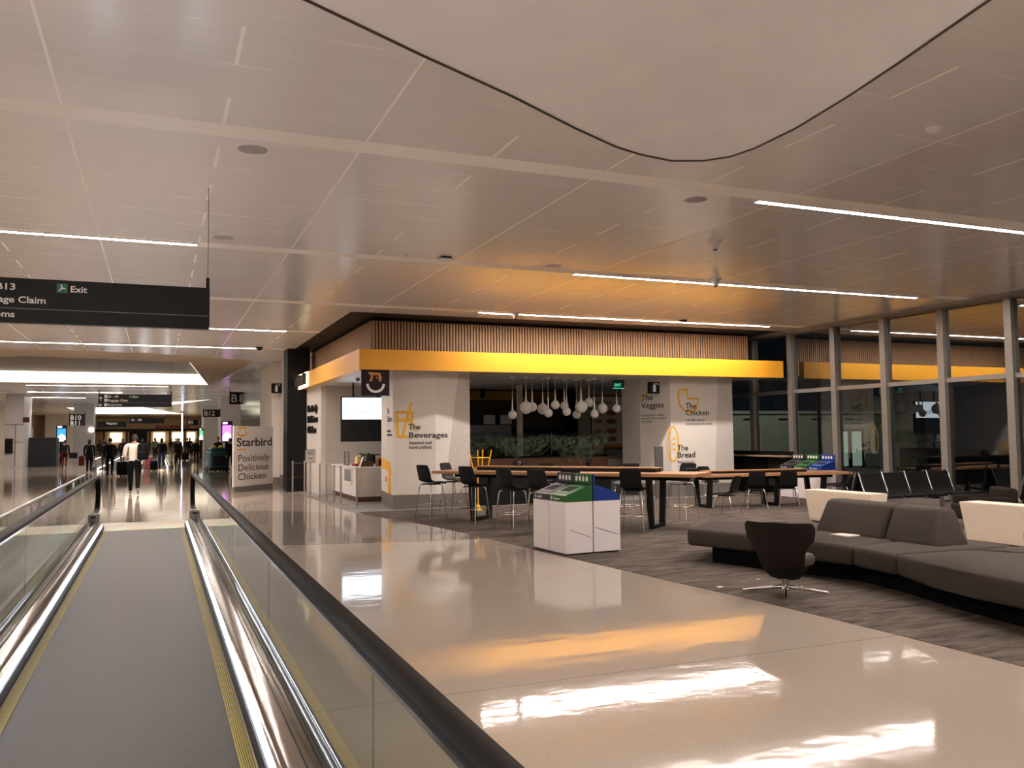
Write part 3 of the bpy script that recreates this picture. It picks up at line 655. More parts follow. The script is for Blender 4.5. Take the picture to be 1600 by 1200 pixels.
# guard rail left of the walkway
t = thing('guard_rail', 'clear glass guard with a steel top rail left of the near moving walkway', 'guard rail')
for k in range(7): MB().box(-1.375, -1.360, -3+k*3.2+.01, -.2+k*3.2+.38, .06, .95).build('glass_panel', M_GLASS, t)
MB().box(-1.392, -1.343, -3, 19.5, .95, .985, .012).build('top_rail', M_STEEL, t, 50)
MB().box(-1.40, -1.335, -3, 19.5, 0, .10).build('base_shoe', M_STEEL, t)

# ================================================================== SIGNS
M_GRROD = mat('dull_rod', (120, 112, 104), .6)
def hanging_sign(label, x0, x1, y, z0, z1, group=None, name='overhead_sign', rods=True):
    t = thing(name, label, 'sign', ((x0+x1)/2, y, z0), 0, group); h = (x1-x0)/2; H = z1-z0
    MB().box(-h, h, -.06, .06, 0, H, .006).build('panel', M_SIGN, t)
    if rods:
        mb = MB()
        for sx in (-h+.02, h-.02): mb.box(sx-.018, sx+.018, -.018, .018, H, H+.12)
        mb.build('bracket', M_BLACK, t)
        for sx in (-h+.02, h-.02): MB().tube([(sx, 0, H+.1), (sx, 0, CEIL-z0)], .004, 6).build('rod', M_GRROD, t)
    return t, Pl((-h, -.061, 0), (1, 0, 0), (0, 0, 1)), 2*h, H
def icon_box(P, a, b, s, m, parent, name='pictogram'): return plate(P, [(a, b), (a+s, b), (a+s, b+s), (a, b+s)], m, name, parent, .002)
WH = M_LETW; GRN = mat('exit_green_print', (30, 110, 74), .5)
def dir_sign(label, x0, x1, y, z0, z1, k, small=True, group=None):
    """arrow rows: gates and exit / baggage claim / restrooms"""
    t, P, w, H = hanging_sign(label, x0, x1, y, z0, z1, group)
    return t, P, w, H
# nearest: right end in view
t, P, w, H = hanging_sign('large black overhead sign at upper left reading Exit and Baggage Claim, nearest the viewer', -2.95, .515, 10.0, 2.90, 3.36)
e = .515+2.95
def rx(px): return aty(px, 480, 9.94).x+2.95
text(P, 'B1 - B13', rx(22)-.40, .335, .094, WH, t, bold=.0015, maxw=.40)
icon_box(P, rx(88), .325, .10, GRN, t, 'exit_pictogram')
strokes(P, [[(rx(88)+.02, .345), (rx(88)+.05, .375), (rx(88)+.08, .37)], [(rx(88)+.05, .375), (rx(88)+.04, .41)]], .012, WH, 'running_figure', t, h=.004)
text(P, 'Exit', rx(109), .338, .092, WH, t, bold=.0015, maxw=.155)
text(P, 'Baggage Claim', rx(70)-.62, .205, .094, WH, t, bold=.0015, maxw=.62)
strokes(P, [[(.03, .145), (w-.02, .145)]], .006, mat('grey_rule', (130, 130, 134), .5), 'rule', t)
text(P, 'Restrooms', rx(22)-.46, .055, .088, WH, t, bold=.0015, maxw=.46)
strokes(P, [[(.25, .28), (.25, .41)], [(.19, .35), (.25, .41), (.31, .35)], [(.38, .09), (.18, .09)], [(.24, .14), (.18, .09), (.24, .04)]], .02, WH, 'arrow', t)
icon_box(P, .75, .33, .1, WH, t); icon_box(P, .75, .2, .1, WH, t); icon_box(P, .75, .03, .1, WH, t)
# second
t, P, w, H = hanging_sign('second black overhead sign farther off, with arrows and small pictograms at its left end', -1.92, .46, 33.0, 2.83, 3.27)
strokes(P, [[(.08, .2), (.08, .34)], [(.03, .29), (.08, .34), (.13, .29)], [(.13, .06), (.03, .06)], [(.07, .1), (.03, .06), (.07, .02)]], .02, WH, 'arrow', t)
for zz in (.31, .18, .02): icon_box(P, .19, zz, .10, WH, t)
text(P, 'B1 - B9', .31, .32, .11, WH, t, bold=.001); text(P, 'Baggage Claim', .31, .19, .11, WH, t, bold=.001); text(P, 'Restrooms', .31, .035, .10, WH, t, bold=.001)
icon_box(P, .98, .31, .10, GRN, t, 'exit_pictogram'); text(P, 'Exit', 1.1, .32, .11, WH, t, bold=.001)
strokes(P, [[(.02, .145), (w-.02, .145)]], .006, bpy.data.materials['grey_rule'], 'rule', t)
def small_sign(label, px0, py0, px1, py1, Y, lines, size, name='gate_sign', rods=True, off=.06, bold=.002):
    a = aty(px0, py0, Y); b = aty(px1, py1, Y)
    t, P, w, H = hanging_sign(label, a.x, b.x, Y, b.z, a.z, None, name, rods)
    for i, s in enumerate(lines): text(P, s, off, H-(i+1)*size*1.0, size*1.12, WH, t, bold=bold)
    return t, P, w, H
small_sign('dark overhead sign far away, the left lower one of two before the bar', 152, 658.5, 197, 667.5, 66, ['        Baggage'], .2)
small_sign('dark overhead sign far away, the right higher one of two before the bar', 201, 653.5, 257, 661.5, 60, ['  B1 - B9'], .18)
small_sign('black gate sign reading B10 B11 hanging at left', 108, 647, 133, 665, 60, ['B10', 'B11'], .36)
small_sign('black gate sign reading B12 at the right of the far concourse', 317, 640, 344.5, 651.5, 55, ['B12'], .36)
small_sign('black gate sign starting with B1, cut off by the green glazed panel', 358.5, 612.5, 396, 632, 48.5, ['B13'], .55)
small_sign('small far black gate sign reading B9', 292, 656, 309.5, 664.5, 62, ['B9'], .3)
# fire extinguisher flag signs
def ext_sign(label, px0, py0, px1, py1, Y, rods=False):
    t, P, w, H = small_sign(label, px0, py0, px1, py1, Y, [], .1, 'extinguisher_sign', rods)
    c = w/2
    plate(P, [(c-.055, H*.15), (c+.035, H*.15), (c+.035, H*.68), (c+.02, H*.74), (c-.04, H*.74), (c-.055, H*.68)], WH, 'extinguisher_pictogram', t, .003)
    strokes(P, [[(c-.02, H*.74), (c-.02, H*.84), (c+.10, H*.84), (c+.12, H*.72)]], .022, WH, 'hose_pictogram', t)
    return t
ext_sign('black fire extinguisher sign on the white pier behind the white board', 424, 599, 440, 614.5, 31.9)
ext_sign('black fire extinguisher sign over the veggies side of the kiosk column', 1013.3, 597, 1029, 615, 19.75)
a = aty(36, 652, 59.95); b = aty(46, 660, 59.95)
tag(MB().box(a.x, b.x, 59.92, 60.0, b.z, a.z).build('flag_sign', mat('maroon_sign', (66, 20, 24), .5)), 'small dark red flag sign on the grey column at left', 'sign')
a = aty(139, 668, 74.0); b = aty(147, 675, 74.0)
tag(MB().box(a.x, b.x, 73.9, 74.0, b.z, a.z).build('lit_sign', emit('lit_sign_pink', (1, .72, .68), .7)), 'small bright lit sign far away beyond the B10 B11 sign', 'sign')
# info screens
def screen(label, px0, py0, px1, py1, Y, body, col2, strength, mix):
    a = aty(px0, py0, Y); b = aty(px1, py1, Y); w = b.x-a.x; H = a.z-b.z
    t = thing('display_screen', label, 'screen', ((a.x+b.x)/2, Y, b.z))
    MB().box(-w/2, w/2, 0, .15, 0, H, .02).build('casing', body, t)
    MB().box(-w*.40, w*.40, -.012, 0, H*.06, H*.80).build('picture', emit('pic_'+label[:9], col2, strength), t)
    MB().box(-w*.38, w*.05, -.012, 0, H*.86, H*.95).build('header', emit('screen_header', (.95, .95, 1), .6), t)
    plate(Pl((-w*.40, -.013, H*.06), (1, 0, 0), (0, 0, 1)), [(0, 0), (w*.8, 0), (w*.8, H*.3), (w*.4, H*.46), (0, H*.24)], emit('pic2_'+label[:9], mix, strength), 'picture_shape', t, .003)
    MB().box(-.12, .12, .05, .12, -b.z, 0).build('stand', M_BLACK, t)
    return t
screen('tall blue display screen with a white lower picture at left', 88, 664.5, 104, 691.5, 74, M_BLACKG, (.04, .30, 1.0), .5, (.9, .95, 1))
screen('tall magenta display screen on the white pier at right', 346, 658, 363, 691, 59.5, mat('purple_casing', (70, 16, 110), .3), (.80, .22, 1.0), .5, (1, .6, 1))
screen('small green display screen in the far distance at right', 311, 669, 318, 688.5, 79, M_BLACKG, (.12, .45, .22), .5, (.8, .95, .9))

# white board of the food shop
s0, s1 = fl(364.5, 770), fl(426, 763)
d = (s1-s0).to_2d(); Wd = d.length; d.normalize(); ang = math.atan2(d.y, d.x)
t = thing('promotional_board', 'large white board reading Starbird Positively Delicious Chicken with an orange smile', 'board', s0, ang)
MB().box(0, Wd, 0, .05, .17, 2.07).build('panel', M_WHITE, t)
MB().box(.02, Wd-.02, -.02, .10, 0, .17).build('base', M_GREYBASE, t)
P = Pl((0, -.001, 0), (1, 0, 0), (0, 0, 1))
def bu(px): return (px-364.5)/(427-364.5)*Wd
def bz(py): return .17+(765-py)/(765-666)*1.90
text(P, 'Starbird', bu(368.5), bz(699), .37, M_LETTER, t, bold=.007, maxw=Wd*.90)
strokes(P, [[(bu(369), bz(704.5)), (bu(383), bz(704.5))]], .045, mat('orange_print', (228, 164, 60), .5), 'underline', t)
OR_ = MATS['orange_print']
strokes(P, [arc(bu(376.7), bz(675.2), bu(384)-bu(376.7), bz(675.2)-bz(682), 182, 358, 16), [(bu(370.3), bz(669)), (bu(382), bz(668.6)), (bu(382), bz(673.6))], [(bu(374.2), bz(668.8)), (bu(373.4), bz(673.6))]], .055, OR_, 'bird_smile_logo', t)
for s, py, wd in (('Positively', 724, .80), ('Delicious', 739.5, .775), ('Chicken', 754.5, .70)):
    o = text(P, s, bu(370.5), bz(py), .30, mat('dark_brown_print', (84, 66, 60), .5), t, bold=.001, maxw=Wd*wd)

# blade sign with the bird logo under the fascia corner
t = thing('blade_sign', 'square dark maroon sign with orange bird head and white smile under the yellow corner', 'sign', (4.20, 18.93, 2.62))
MB().box(0, .64, -.03, .03, 0, .58, .004).build('panel', mat('maroon_panel', (34, 20, 24), .5, spec=.25), t)
P = Pl((0, -.031, 0), (1, 0, 0), (0, 0, 1))
OB = mat('logo_orange', (190, 132, 62), .5)
plate(P, [(.15, .525), (.43, .51), (.45, .43), (.48, .415), (.455, .40), (.45, .315), (.39, .315), (.385, .455), (.27, .465), (.235, .315), (.18, .315), (.225, .455), (.17, .475)], OB, 'bird_head_logo', t, .006)
plate(P, arc(.345, .40, .022, .022, 0, 345, 12), OB, 'bird_eye_logo', t, .006)
strokes(P, [arc(.32, .26, .185, .175, 180, 360, 22)], .055, M_LETW, 'smile_logo', t, .006)
# channel letters on the side fascia
t = thing('channel_letter_sign', 'backlit dark Starbird letters at the far end of the yellow side fascia', 'sign', (4.13, 25.75, 3.2))
P = Pl((-.06, 2.4, 0), (0, -1, 0), (0, 0, 1))
text(P, 'Starbird', .05, .09, .46, mat('letter_brown', (52, 38, 32), .5), t, bold=.006, depth=.10, maxw=2.25)
MB().box(-.04, 0, 0, 2.42, .0, .46).build('glow_panel', emit('sign_glow', (1, .80, .45), .6), t)
# lettering on the tile wall
t = thing('wall_lettering', 'black raised lettering Positively Delicious Chicken stacked on the white brick tiles', 'lettering', (0, 0, 0))
dv = Vector((4.47-4.36, 25.55-27.5, 0)).normalized(); P = Pl(Vector((4.36, 27.5, 0))+Vector((0, 0, 0)), dv, (0, 0, 1))
for s, zz in (('Positively', 2.48), ('Delicious', 2.15), ('Chicken', 1.83)): text(P, s, .30, zz, .30, M_BLACK, t, bold=.006, depth=.05, maxw=1.25 if s[0] != 'C' else 1.05)

# ordering screen hanging over the counter
t = thing('menu_screen', 'large hanging menu screen, white upper half and black lower half, over the counter', 'screen', (4.76, 24.0, 1.56))
MB().box(0, 1.40, 0, .12, 0, 1.27, .01).build('casing', M_BLACKG, t)
MB().box(.03, 1.37, -.004, 0, .63, 1.24).build('lit_picture', M_SCREENW, t)
P = Pl((0, -.005, 0), (1, 0, 0), (0, 0, 1))
text(P, 'Starbird', .16, .78, .23, emit('screen_grey_letters', (.60, .66, .80), .24), t, maxw=.95, depth=.002)
MB().tube([(.35, .06, 1.27), (.35, .06, 1.66)], .025).build('ceiling_mount', M_BLACK, t); MB().tube([(1.05, .06, 1.27), (1.05, .06, 1.66)], .025).build('ceiling_mount', M_BLACK, t)
# security camera under the soffit
t = thing('dome_camera', 'small dark dome camera under the white soffit near the blade sign', 'camera', (4.75, 21.8, 3.22))
MB().lathe([(.06, -.03), (.07, 0)]).build('base', M_WHITE, t); MB().ball((0, 0, -.04), .055).build('dome', M_BLACKG, t, 60)
# green exit sign inside the kiosk
a = aty(958, 593.5, 19.9); b = aty(975, 606.5, 19.9)
t = thing('exit_sign', 'small green exit sign hanging at the right of the globe lamps', 'sign', (a.x, 19.9, b.z))
MB().box(0, b.x-a.x, -.02, .02, 0, a.z-b.z).build('panel', mat('exit_sign_dark_green', (20, 70, 58), .3), t)
P = Pl((0, -.021, 0), (1, 0, 0), (0, 0, 1)); text(P, 'EXIT', .02, .05, .10, M_EXITG, t, maxw=.2)
MB().box(0, b.x-a.x, -.022, .022, -.012, 0).build('glowing_edge', M_EXITG, t)
MB().tube([(.13, 0, a.z-b.z), (.13, 0, 3.22-b.z)], .012, 8).build('stem', M_STEEL, t)
# ================================================================== STOOLS AND CHAIRS
def shell_seat(name, label, cat, h, foot):
    t = thing(name, label, cat)
    prof = [(.255, h-.035, .36, .0), (.22, h-.008, .40, .004), (.08, h, .41, .012), (-.08, h-.004, .40, .02), (-.165, h+.022, .385, .03), (-.205, h+.09, .375, .03), (-.225, h+.18, .38, .03), (-.25, h+.27, .375, .025), (-.272, h+.345, .345, .02), (-.277, h+.365, .29, .018)]
    grid = []
    for y, z, w, c in prof:
        up = z < h+.03
        grid.append([((u-.5)*w, y+(0 if up else c*abs(2*u-1)**2), z+(c*abs(2*u-1)**2 if up else 0)) for u in [i/8 for i in range(9)]])
    MB().sheet(grid, .014).build('seat_shell', M_BPLAST, t, 60)
    MB().box(-.15, .15, -.13, .13, h-.045, h-.022, .01).build('seat_bracket', M_BLACK, t)
    for sx in (-1, 1):
        for sy in (-1, 1):
            MB().tube([(sx*.11, sy*.10, h-.035), (sx*.165, sy*.145, h-.05), (sx*.18, sy*.16, h-.10), (sx*.225, sy*.235, 0)], .0105, 8).build('leg', M_CHROME, t, 60)
    if foot:
        k = 1-.28/(h-.1); q = lambda sx, sy: (sx*(.18+.045*k), sy*(.16+.075*k), .28)
        MB().tube([q(-1, -1), q(1, -1), q(1, 1), q(-1, 1)], .009, 8, closed=True).build('footrest', M_CHROME, t, 60)
    return t
used = set()
def place(src, x, y, f, label, group):
    rz = face_rz(f)
    if src.name not in used:
        used.add(src.name); src.location = (x, y, .004); src.rotation_euler = (0, 0, rz); src['label'] = label; src['group'] = group; return src
    return copy_tree(src, (x, y, .004), rz, label, group)
ST = shell_seat('bar_stool', '', 'bar stool', .74, True); CH = shell_seat('dining_chair', '', 'chair', .45, False)
GS = 'black shell bar stools around the tall table'; GC = 'black shell chairs at the low table'
place(ST, 5.22, 16.98, (.90, .43), 'leftmost black bar stool, seen from the side, standing free of the tall table', GS)
place(ST, 5.93, 17.62, (.55, -.83), 'black bar stool behind the left end of the tall table, back rising above its top', GS)
place(ST, 5.68, 15.68, (.86, .51), 'black bar stool in front of the tall table, first from its left end', GS)
place(ST, 5.93, 14.33, (.90, .44), 'black bar stool in front of the tall table, directly left of the waste bins', GS)
q = fl(849, 833); place(ST, q.x, q.y, (.80, .60), 'black bar stool behind the left waste bin, the more left of two half hidden there', GS)
q = fl(900, 831); place(ST, q.x, q.y, (.74, .67), 'black bar stool behind the green bin sign, the more right of two half hidden there', GS)
q = fl(990, 831); place(ST, q.x, q.y, (.66, .75), 'black bar stool just right of the blue waste bin', GS)
place(ST, 9.50, 14.25, (-.80, -.35), 'black bar stool at the right end of the tall table, facing left', GS)
place(ST, 7.25, 15.95, (-.78, -.62), 'black bar stool on the far side of the tall table, seen under its left half', GS)
place(ST, 8.55, 14.75, (-.78, -.62), 'black bar stool on the far side of the tall table, seen between the right legs', GS)
q = fl(1136, 806); place(CH, q.x, q.y, (-.45, .88), 'black chair at the left end of the low table, turned to the left', GC)
q = fl(1181, 793); place(CH, q.x, q.y, (.45, .88), 'black chair in front of the low table, second from its left end', GC)
q = fl(1232, 792); place(CH, q.x, q.y, (.55, .83), 'black chair in front of the low table, third from its left end', GC)
q = fl(1311, 787); place(CH, q.x, q.y, (-.86, .50), 'black chair at the right end of the low table beside the bench seats', GC)
q = fl(1140, 782); place(CH, q.x, q.y+.9, (-.1, -1), 'black chair behind the low table, seen under its left part', GC)

# ================================================================== TABLES
def table(name, label, p0, ax, L, D, z, frames, div, dz):
    t = thing(name, label, 'table', (p0[0], p0[1], .004), math.atan2(ax[1], ax[0]))
    MB().box(0, L, 0, D, z-.058, z, .004).build('tabletop', M_WOODT, t)
    for s in frames:
        mb = MB(); w = D*.60; c = D/2; y0, y1 = c-w/2-.12, c+w/2+.12
        mb.hexa([(s-.05, y0+.1, 0), (s+.05, y0+.1, 0), (s+.05, y0+.19, 0), (s-.05, y0+.19, 0), (s-.05, y0, z-.1), (s+.05, y0, z-.1), (s+.05, y0+.09, z-.1), (s-.05, y0+.09, z-.1)])
        mb.hexa([(s-.05, y1-.19, 0), (s+.05, y1-.19, 0), (s+.05, y1-.1, 0), (s-.05, y1-.1, 0), (s-.05, y1-.09, z-.1), (s+.05, y1-.09, z-.1), (s+.05, y1, z-.1), (s-.05, y1, z-.1)])
        mb.box(s-.05, s+.05, y0+.1, y1-.1, 0, .07).box(s-.05, s+.05, y0, y1, z-.13, z-.058).build('leg', M_BLACK, t)
    MB().box(.25, L-.25, D/2-.05, D/2+.05, z-.14, z-.058).build('under_beam', M_BLACK, t)
    d = MB().box(div[0], div[1], D*.50, D*.78, z, z+dz-.018).build('power_rail', M_BLACK, t)
    MB().box(div[0]-.01, div[1]+.01, D*.50-.02, D*.78+.02, z+dz-.018, z+dz).build('rail_shelf', M_WOODT, d)
    return t
table('bar_table', 'long tall oak-topped table with black frame legs and a raised black centre rail', (5.12, 16.62), (.626, -.78), 5.42, 1.05, .99, (.85, 4.55), (.75, 4.55), .085)
a = fl(1102, 746.5, .70); b = fl(1327, 741, .70)
ax = (b-a).to_2d(); L2 = ax.length; ax.normalize()
table('dining_table', 'long low oak-topped table right of the tall one, with a dark centre rail', (a.x, a.y), ax, L2+.1, .95, .755, (.18, 1.9, L2-.6), (.25, L2*.78), .07)
TAB2 = (a, ax, L2)
q = fl(1079, 735, .995)
tag(MB().box(-.13, .13, -.035, .035, 0, .055, .01).build('power_bank', M_BLACK, loc=(q.x-.2, q.y-.35, .996)), 'small black box lying on the tall table in front of the bread graphic', 'box')

# ================================================================== WASTE BINS
M_OPEN = mat('bin_opening', (8, 8, 8), .8)
def bin_(name, label, cmat, loc, rz, word, group):
    t = thing(name, label, 'waste bin', loc, rz, group); w, d = .235, .225
    MB().box(-w, w, -d, d, .02, .74, .006).build('body', M_BINW, t)
    MB().box(-w+.02, w-.02, -d+.02, d-.02, 0, .02).build('foot', M_BLACK, t)
    strokes(Pl((w+.0005, -d, 0), (0, 1, 0), (0, 0, 1)), [[(.06, .36), (.44, .22)]], .006, M_BINGREY, 'panel_joint', t, .001)
    strokes(Pl((-w-.0005, d, 0), (0, -1, 0), (0, 0, 1)), [[(.02, .37), (.44, .24)]], .006, M_BINGREY, 'panel_joint', t, .001)
    lid = MB().hexa([(-w, -d, .742), (w, -d, .742), (w, d, .742), (-w, d, .742), (-w, -d, .83), (w, -d, .83), (w, d, .985), (-w, d, .985)]).build('lid', cmat, t)
    def sl(u, v, h=0): return (u, v, .83+(v+d)/(2*d)*.155+h)
    mb = MB(); mb.hexa([sl(-.15, -.10, .001), sl(.15, -.10, .001), sl(.15, .08, .001), sl(-.15, .08, .001), sl(-.15, -.10, .004), sl(.15, -.10, .004), sl(.15, .08, .004), sl(-.15, .08, .004)]); mb.build('opening', M_OPEN, lid)
    mb = MB()
    for a0, a1, b0, b1 in ((-.19, .19, -.14, -.10), (-.19, .19, .08, .11), (-.19, -.15, -.10, .08), (.15, .19, -.10, .08)):
        mb.hexa([sl(a0, b0, .001), sl(a1, b0, .001), sl(a1, b1, .001), sl(a0, b1, .001), sl(a0, b0, .008), sl(a1, b0, .008), sl(a1, b1, .008), sl(a0, b1, .008)])
    mb.build('opening_rim', mat('rim_'+cmat.name, tuple(int(255*min(1, (c*1.0)**(1/2.2)+.22)) for c in cmat.node_tree.nodes['Color Ramp'].color_ramp.elements[1].color[:3]), .4), lid)
    P = Pl((-w, -d-.001, 0), (1, 0, 0), (0, 0, 1))
    plate(P, [(.07, .765), (.095, .765), (.095, .815), (.07, .815)], M_LETW, 'arrow_pictogram', t, .002)
    text(P, word, .13, .77, .05, M_LETW, t, depth=.002)
    sg = MB().box(-w, w, d-.028, d, .985, 1.125, .004).build('sign_panel', cmat, t)
    P = Pl((-w, d-.029, 0), (1, 0, 0), (0, 0, 1)); mb = MB()
    for k in range(4):
        x0 = .06+k*.095
        plate(P, [(x0, 1.02+.01*(k % 2)), (x0+.05, 1.015), (x0+.06, 1.06), (x0+.035, 1.095), (x0+.005, 1.08)], M_LETW, 'waste_pictogram', sg, .002)
    mb.b.free(); return t
RZ = math.radians(-86); R3 = Matrix.Rotation(RZ, 3, 'Z')
cor = Vector((5.30, 10.87, .004)); c0 = cor-R3@Vector((.235, -.225, 0))
GB = 'waste bins in front of the tall table'
bin_('waste_bin', 'white waste bin with a green sloping top, corner bin of the near group', M_BINGREEN, c0, RZ, 'Compost', GB)
bin_('waste_bin', 'white waste bin with a dark grey top, leftmost of the near group', M_BINGREY, c0+R3@Vector((-.487, 0, 0)), RZ, 'Landfill', GB)
bin_('waste_bin', 'white waste bin with a blue sloping top, right of the green one', M_BINBLUE, c0+R3@Vector((0, .468, 0)), RZ+math.pi, 'Recycling', GB)
GB2 = 'waste bins by the windows'; R2 = -math.pi/2; b0 = Vector((15.36, 17.92, .004)); R3 = Matrix.Rotation(R2, 3, 'Z')
for k, (m_, wd, cn) in enumerate(((M_BINGREY, 'Landfill', 'dark grey'), (M_BINGREEN, 'Compost', 'green'), (M_BINBLUE, 'Recycling', 'blue'))):
    bin_('waste_bin', 'far waste bin with a %s sign by the windows behind the low table' % cn, m_, b0+R3@Vector((.53*k, 0, 0)), R2, wd, GB2)

# ================================================================== SOFA
t = thing('modular_sofa', 'large curved charcoal fabric sofa island with two backrests', 'sofa')
MB().prism([(6.78, 9.5), (6.98, 8.7), (7.25, 8.0), (7.38, 7.5), (7.28, 6.8), (7.05, 6.0), (6.9, 5.2), (6.92, 4.4), (7.6, 4.05), (8.2, 4.7), (8.25, 5.6), (8.45, 6.4), (8.6, 7.7), (8.5, 9.3), (7.75, 9.85), (7.45, 10.15)], .004, .22).build('plinth', M_PLINTH, t)
def pad(poly, z0=.205, z1=.43, bev=.055, name='seat_cushion'):
    return MB().prism(poly, z0, z1, bev, 4).build(name, M_FABRIC, t, 80)
pad([(6.55, 9.75), (6.87, 8.80), (8.75, 8.80), (8.65, 9.55), (7.8, 10.12), (7.42, 10.48)])
pad([(6.87, 8.785), (7.05, 8.0), (7.14, 7.43), (8.80, 7.70), (8.75, 8.785)])
pad([(7.14, 7.415), (7.06, 6.74), (8.0, 6.69), (8.75, 6.65), (8.80, 7.685)])
pad([(7.06, 6.725), (6.85, 6.1), (6.72, 5.5), (6.65, 4.9), (6.7, 4.2), (6.95, 3.9), (7.6, 3.8), (8.1, 4.1), (8.3, 4.6), (8.42, 5.5), (8.33, 6.2), (8.0, 6.67)])
pad([(8.05, 6.635), (8.36, 6.22), (8.45, 5.5), (8.66, 5.4), (8.72, 6.2), (8.74, 6.63)])
def backrest(y0, y1, t0, t1):
    mb = MB(); mb.hexa([(7.90, y0, .40), (8.42, y0, .40), (8.42, y1, .40), (7.90, y1, .40), (8.08, t0, .83), (8.36, t0, .83), (8.36, t1, .83), (8.08, t1, .83)])
    bmesh.ops.bevel(mb.b, geom=mb.b.edges[:], offset=.06, segments=4, affect='EDGES', profile=.5)
    mb.build('backrest', M_FABRIC, t, 80)
backrest(7.735, 8.86, 7.745, 8.80); backrest(6.93, 7.715, 7.08, 7.705)
tag(MB().box(-.10, .10, -.15, .15, 0, .006).box(-.09, .10, -.14, .13, .006, .011, rot=.12).build('magazine', mat('paper_white', (226, 216, 200), .5), loc=(7.80, 8.20, .431)), 'open white leaflet lying on the sofa seat in front of the left backrest', 'leaflet')
for (px, py, lb) in ((1125, 918, 'larger white scrap of paper on the carpet left of the swivel chair'), (1185, 906, 'tiny white scrap of paper on the carpet just behind the swivel chair base')):
    q = fl(px, py); s = .035 if px == 1125 else .02
    tag(MB().hexa([(-s, -s, 0), (s, -s*.7, 0), (s*1.2, s, 0), (-s*.8, s*.8, 0), (-s, -s, .004), (s, -s*.7, .010), (s*1.2, s, .003), (-s*.8, s*.8, .008)]).build('paper_scrap', MATS['paper_white'], loc=(q.x, q.y, .0045)), lb, 'litter')

# swivel lounge chair
t = thing('swivel_chair', 'dark brown winged lounge chair on a chrome four-star base in front of the sofa', 'chair', (6.14, 7.33, .004), face_rz((.82, .57)))
rows = [(.135, .08, .02), (.16, .15, -.05), (.24, .20, -.15), (.33, .235, -.21), (.42, .25, -.25), (.48, .265, -.27), (.53, .30, -.285), (.58, .345, -.297), (.66, .362, -.315), (.72, .362, -.33), (.755, .345, -.338), (.765, .32, -.34)]
MB().sheet([[((i/12*2-1)*hw, y+(abs(i/12*2-1)**2.2)*.16*(hw/.36), z) for i in range(13)] for z, hw, y in rows], .055).build('backrest', M_DFAB, t, 70)
MB().prism([(-.14, -.18), (.14, -.18), (.24, -.05), (.28, .15), (.24, .27), (-.24, .27), (-.28, .15), (-.24, -.05)], .29, .41, .05, 4).build('seat', mat('dark_seat_fabric', (70, 60, 50), .9, var=.1, scale=30), t, 80)
MB().prism([(-.13, -.14), (.13, -.14), (.23, .0), (.25, .16), (.19, .24), (-.19, .24), (-.25, .16), (-.23, .0)], .14, .30, .06, 3, taper=.45).build('under_shell', M_DFAB, t, 80)
MB().lathe([(.03, .045), (.045, .05), (.034, .075), (.036, .12), (.05, .16)], seg=20).build('column', M_CHROME, t, 50)
for k in range(4):
    a = math.radians(15.2+90*k); c, s = math.cos(a), math.sin(a)
    MB().tube([(c*.02, s*.02, .07), (c*.12, s*.12, .062), (c*.43, s*.43, .022)], [.022, .02, .013], 8).build('leg', M_CHROME, t, 60)

# white consoles
def console(label, y0, y1, outlet):
    t = thing('side_console', label, 'console', (11.66, (y0+y1)/2, .004)); h = (y1-y0)/2
    mb = MB().hexa([(-.15, -h+.07, .02), (.16, -h+.07, .02), (.16, h-.07, .02), (-.15, h-.07, .02), (-.21, -h, .60), (.21, -h, .60), (.21, h, .60), (-.21, h, .60)])
    bmesh.ops.bevel(mb.b, geom=mb.b.edges[:], offset=.008, segments=2, affect='EDGES'); mb.build('body', M_CONS, t)
    MB().box(-.12, .12, -h+.12, h-.12, 0, .02).build('foot', M_BLACK, t)
    if outlet is not None: MB().box(-.185, -.165, outlet-.05, outlet+.05, .13, .22).build('outlet', mat('outlet_grey', (176, 160, 144), .5), t)
console('white tapered console behind the left backrest of the sofa', 11.42, 13.06, None)
console('white tapered console at the right edge with a small outlet, behind the sofa end', 7.0, 9.63, .24)

# bench seating back to back
def bench(label, x, y, n, rz=0):
    t = thing('bench_seating', label, 'bench seats', (x, y, .004), rz, 'back-to-back bench seats by the windows')
    MB().box(0, n*.62, -.05, .05, .30, .36).build('beam', M_STEEL, t)
    for k in (0.25, n-.25): MB().box(k*.62-.03, k*.62+.03, -.35, .35, 0, .05).box(k*.62-.03, k*.62+.03, -.03, .03, .05, .30).build('leg', M_STEEL, t)
    for s in (-1, 1):
        for k in range(n):
            x0, x1 = k*.62+.035, (k+1)*.62-.035; g = []
            for yy, zz in ((.62, .40), (.58, .425), (.45, .42), (.28, .40), (.20, .43), (.14, .56), (.08, .72), (.045, .84)): g.append([(x0+(x1-x0)*i/4, s*yy, zz) for i in range(5)])
            MB().sheet(g, .04).build('seat', M_BLACK if False else M_DSEAT, t, 60)
        for k in range(n+1):
            MB().tube([(k*.62, s*.035, .86), (k*.62, s*.08, .72), (k*.62, s*.15, .53), (k*.62, s*.20, .40), (k*.62, s*.12, .33)], .021, 8).build('side_rail', M_CHROME, t, 60)
            if k < n: pass
    return t
t = thing('lounge_armchair', 'dark brown low lounge armchair between the right console and the windows', 'armchair', (13.35, 10.75, .004), math.radians(60))
MB().box(-.40, .40, -.38, .40, .14, .40, .05, seg=3).build('seat', M_DFAB, t, 70); MB().box(-.40, .40, -.44, -.26, .14, .70, .06, seg=3).build('backrest', M_DFAB, t, 70)
for sx in (-1, 1): MB().box(sx*.36-.06, sx*.36+.06, -.36, .36, .14, .55, .04, seg=3).build('armrest', M_DFAB, t, 70)
for sx in (-1, 1):
    for sy in (-1, 1): MB().box(sx*.33-.02, sx*.33+.02, sy*.33-.02, sy*.33+.02, 0, .16).build('leg', M_BLACK, t)
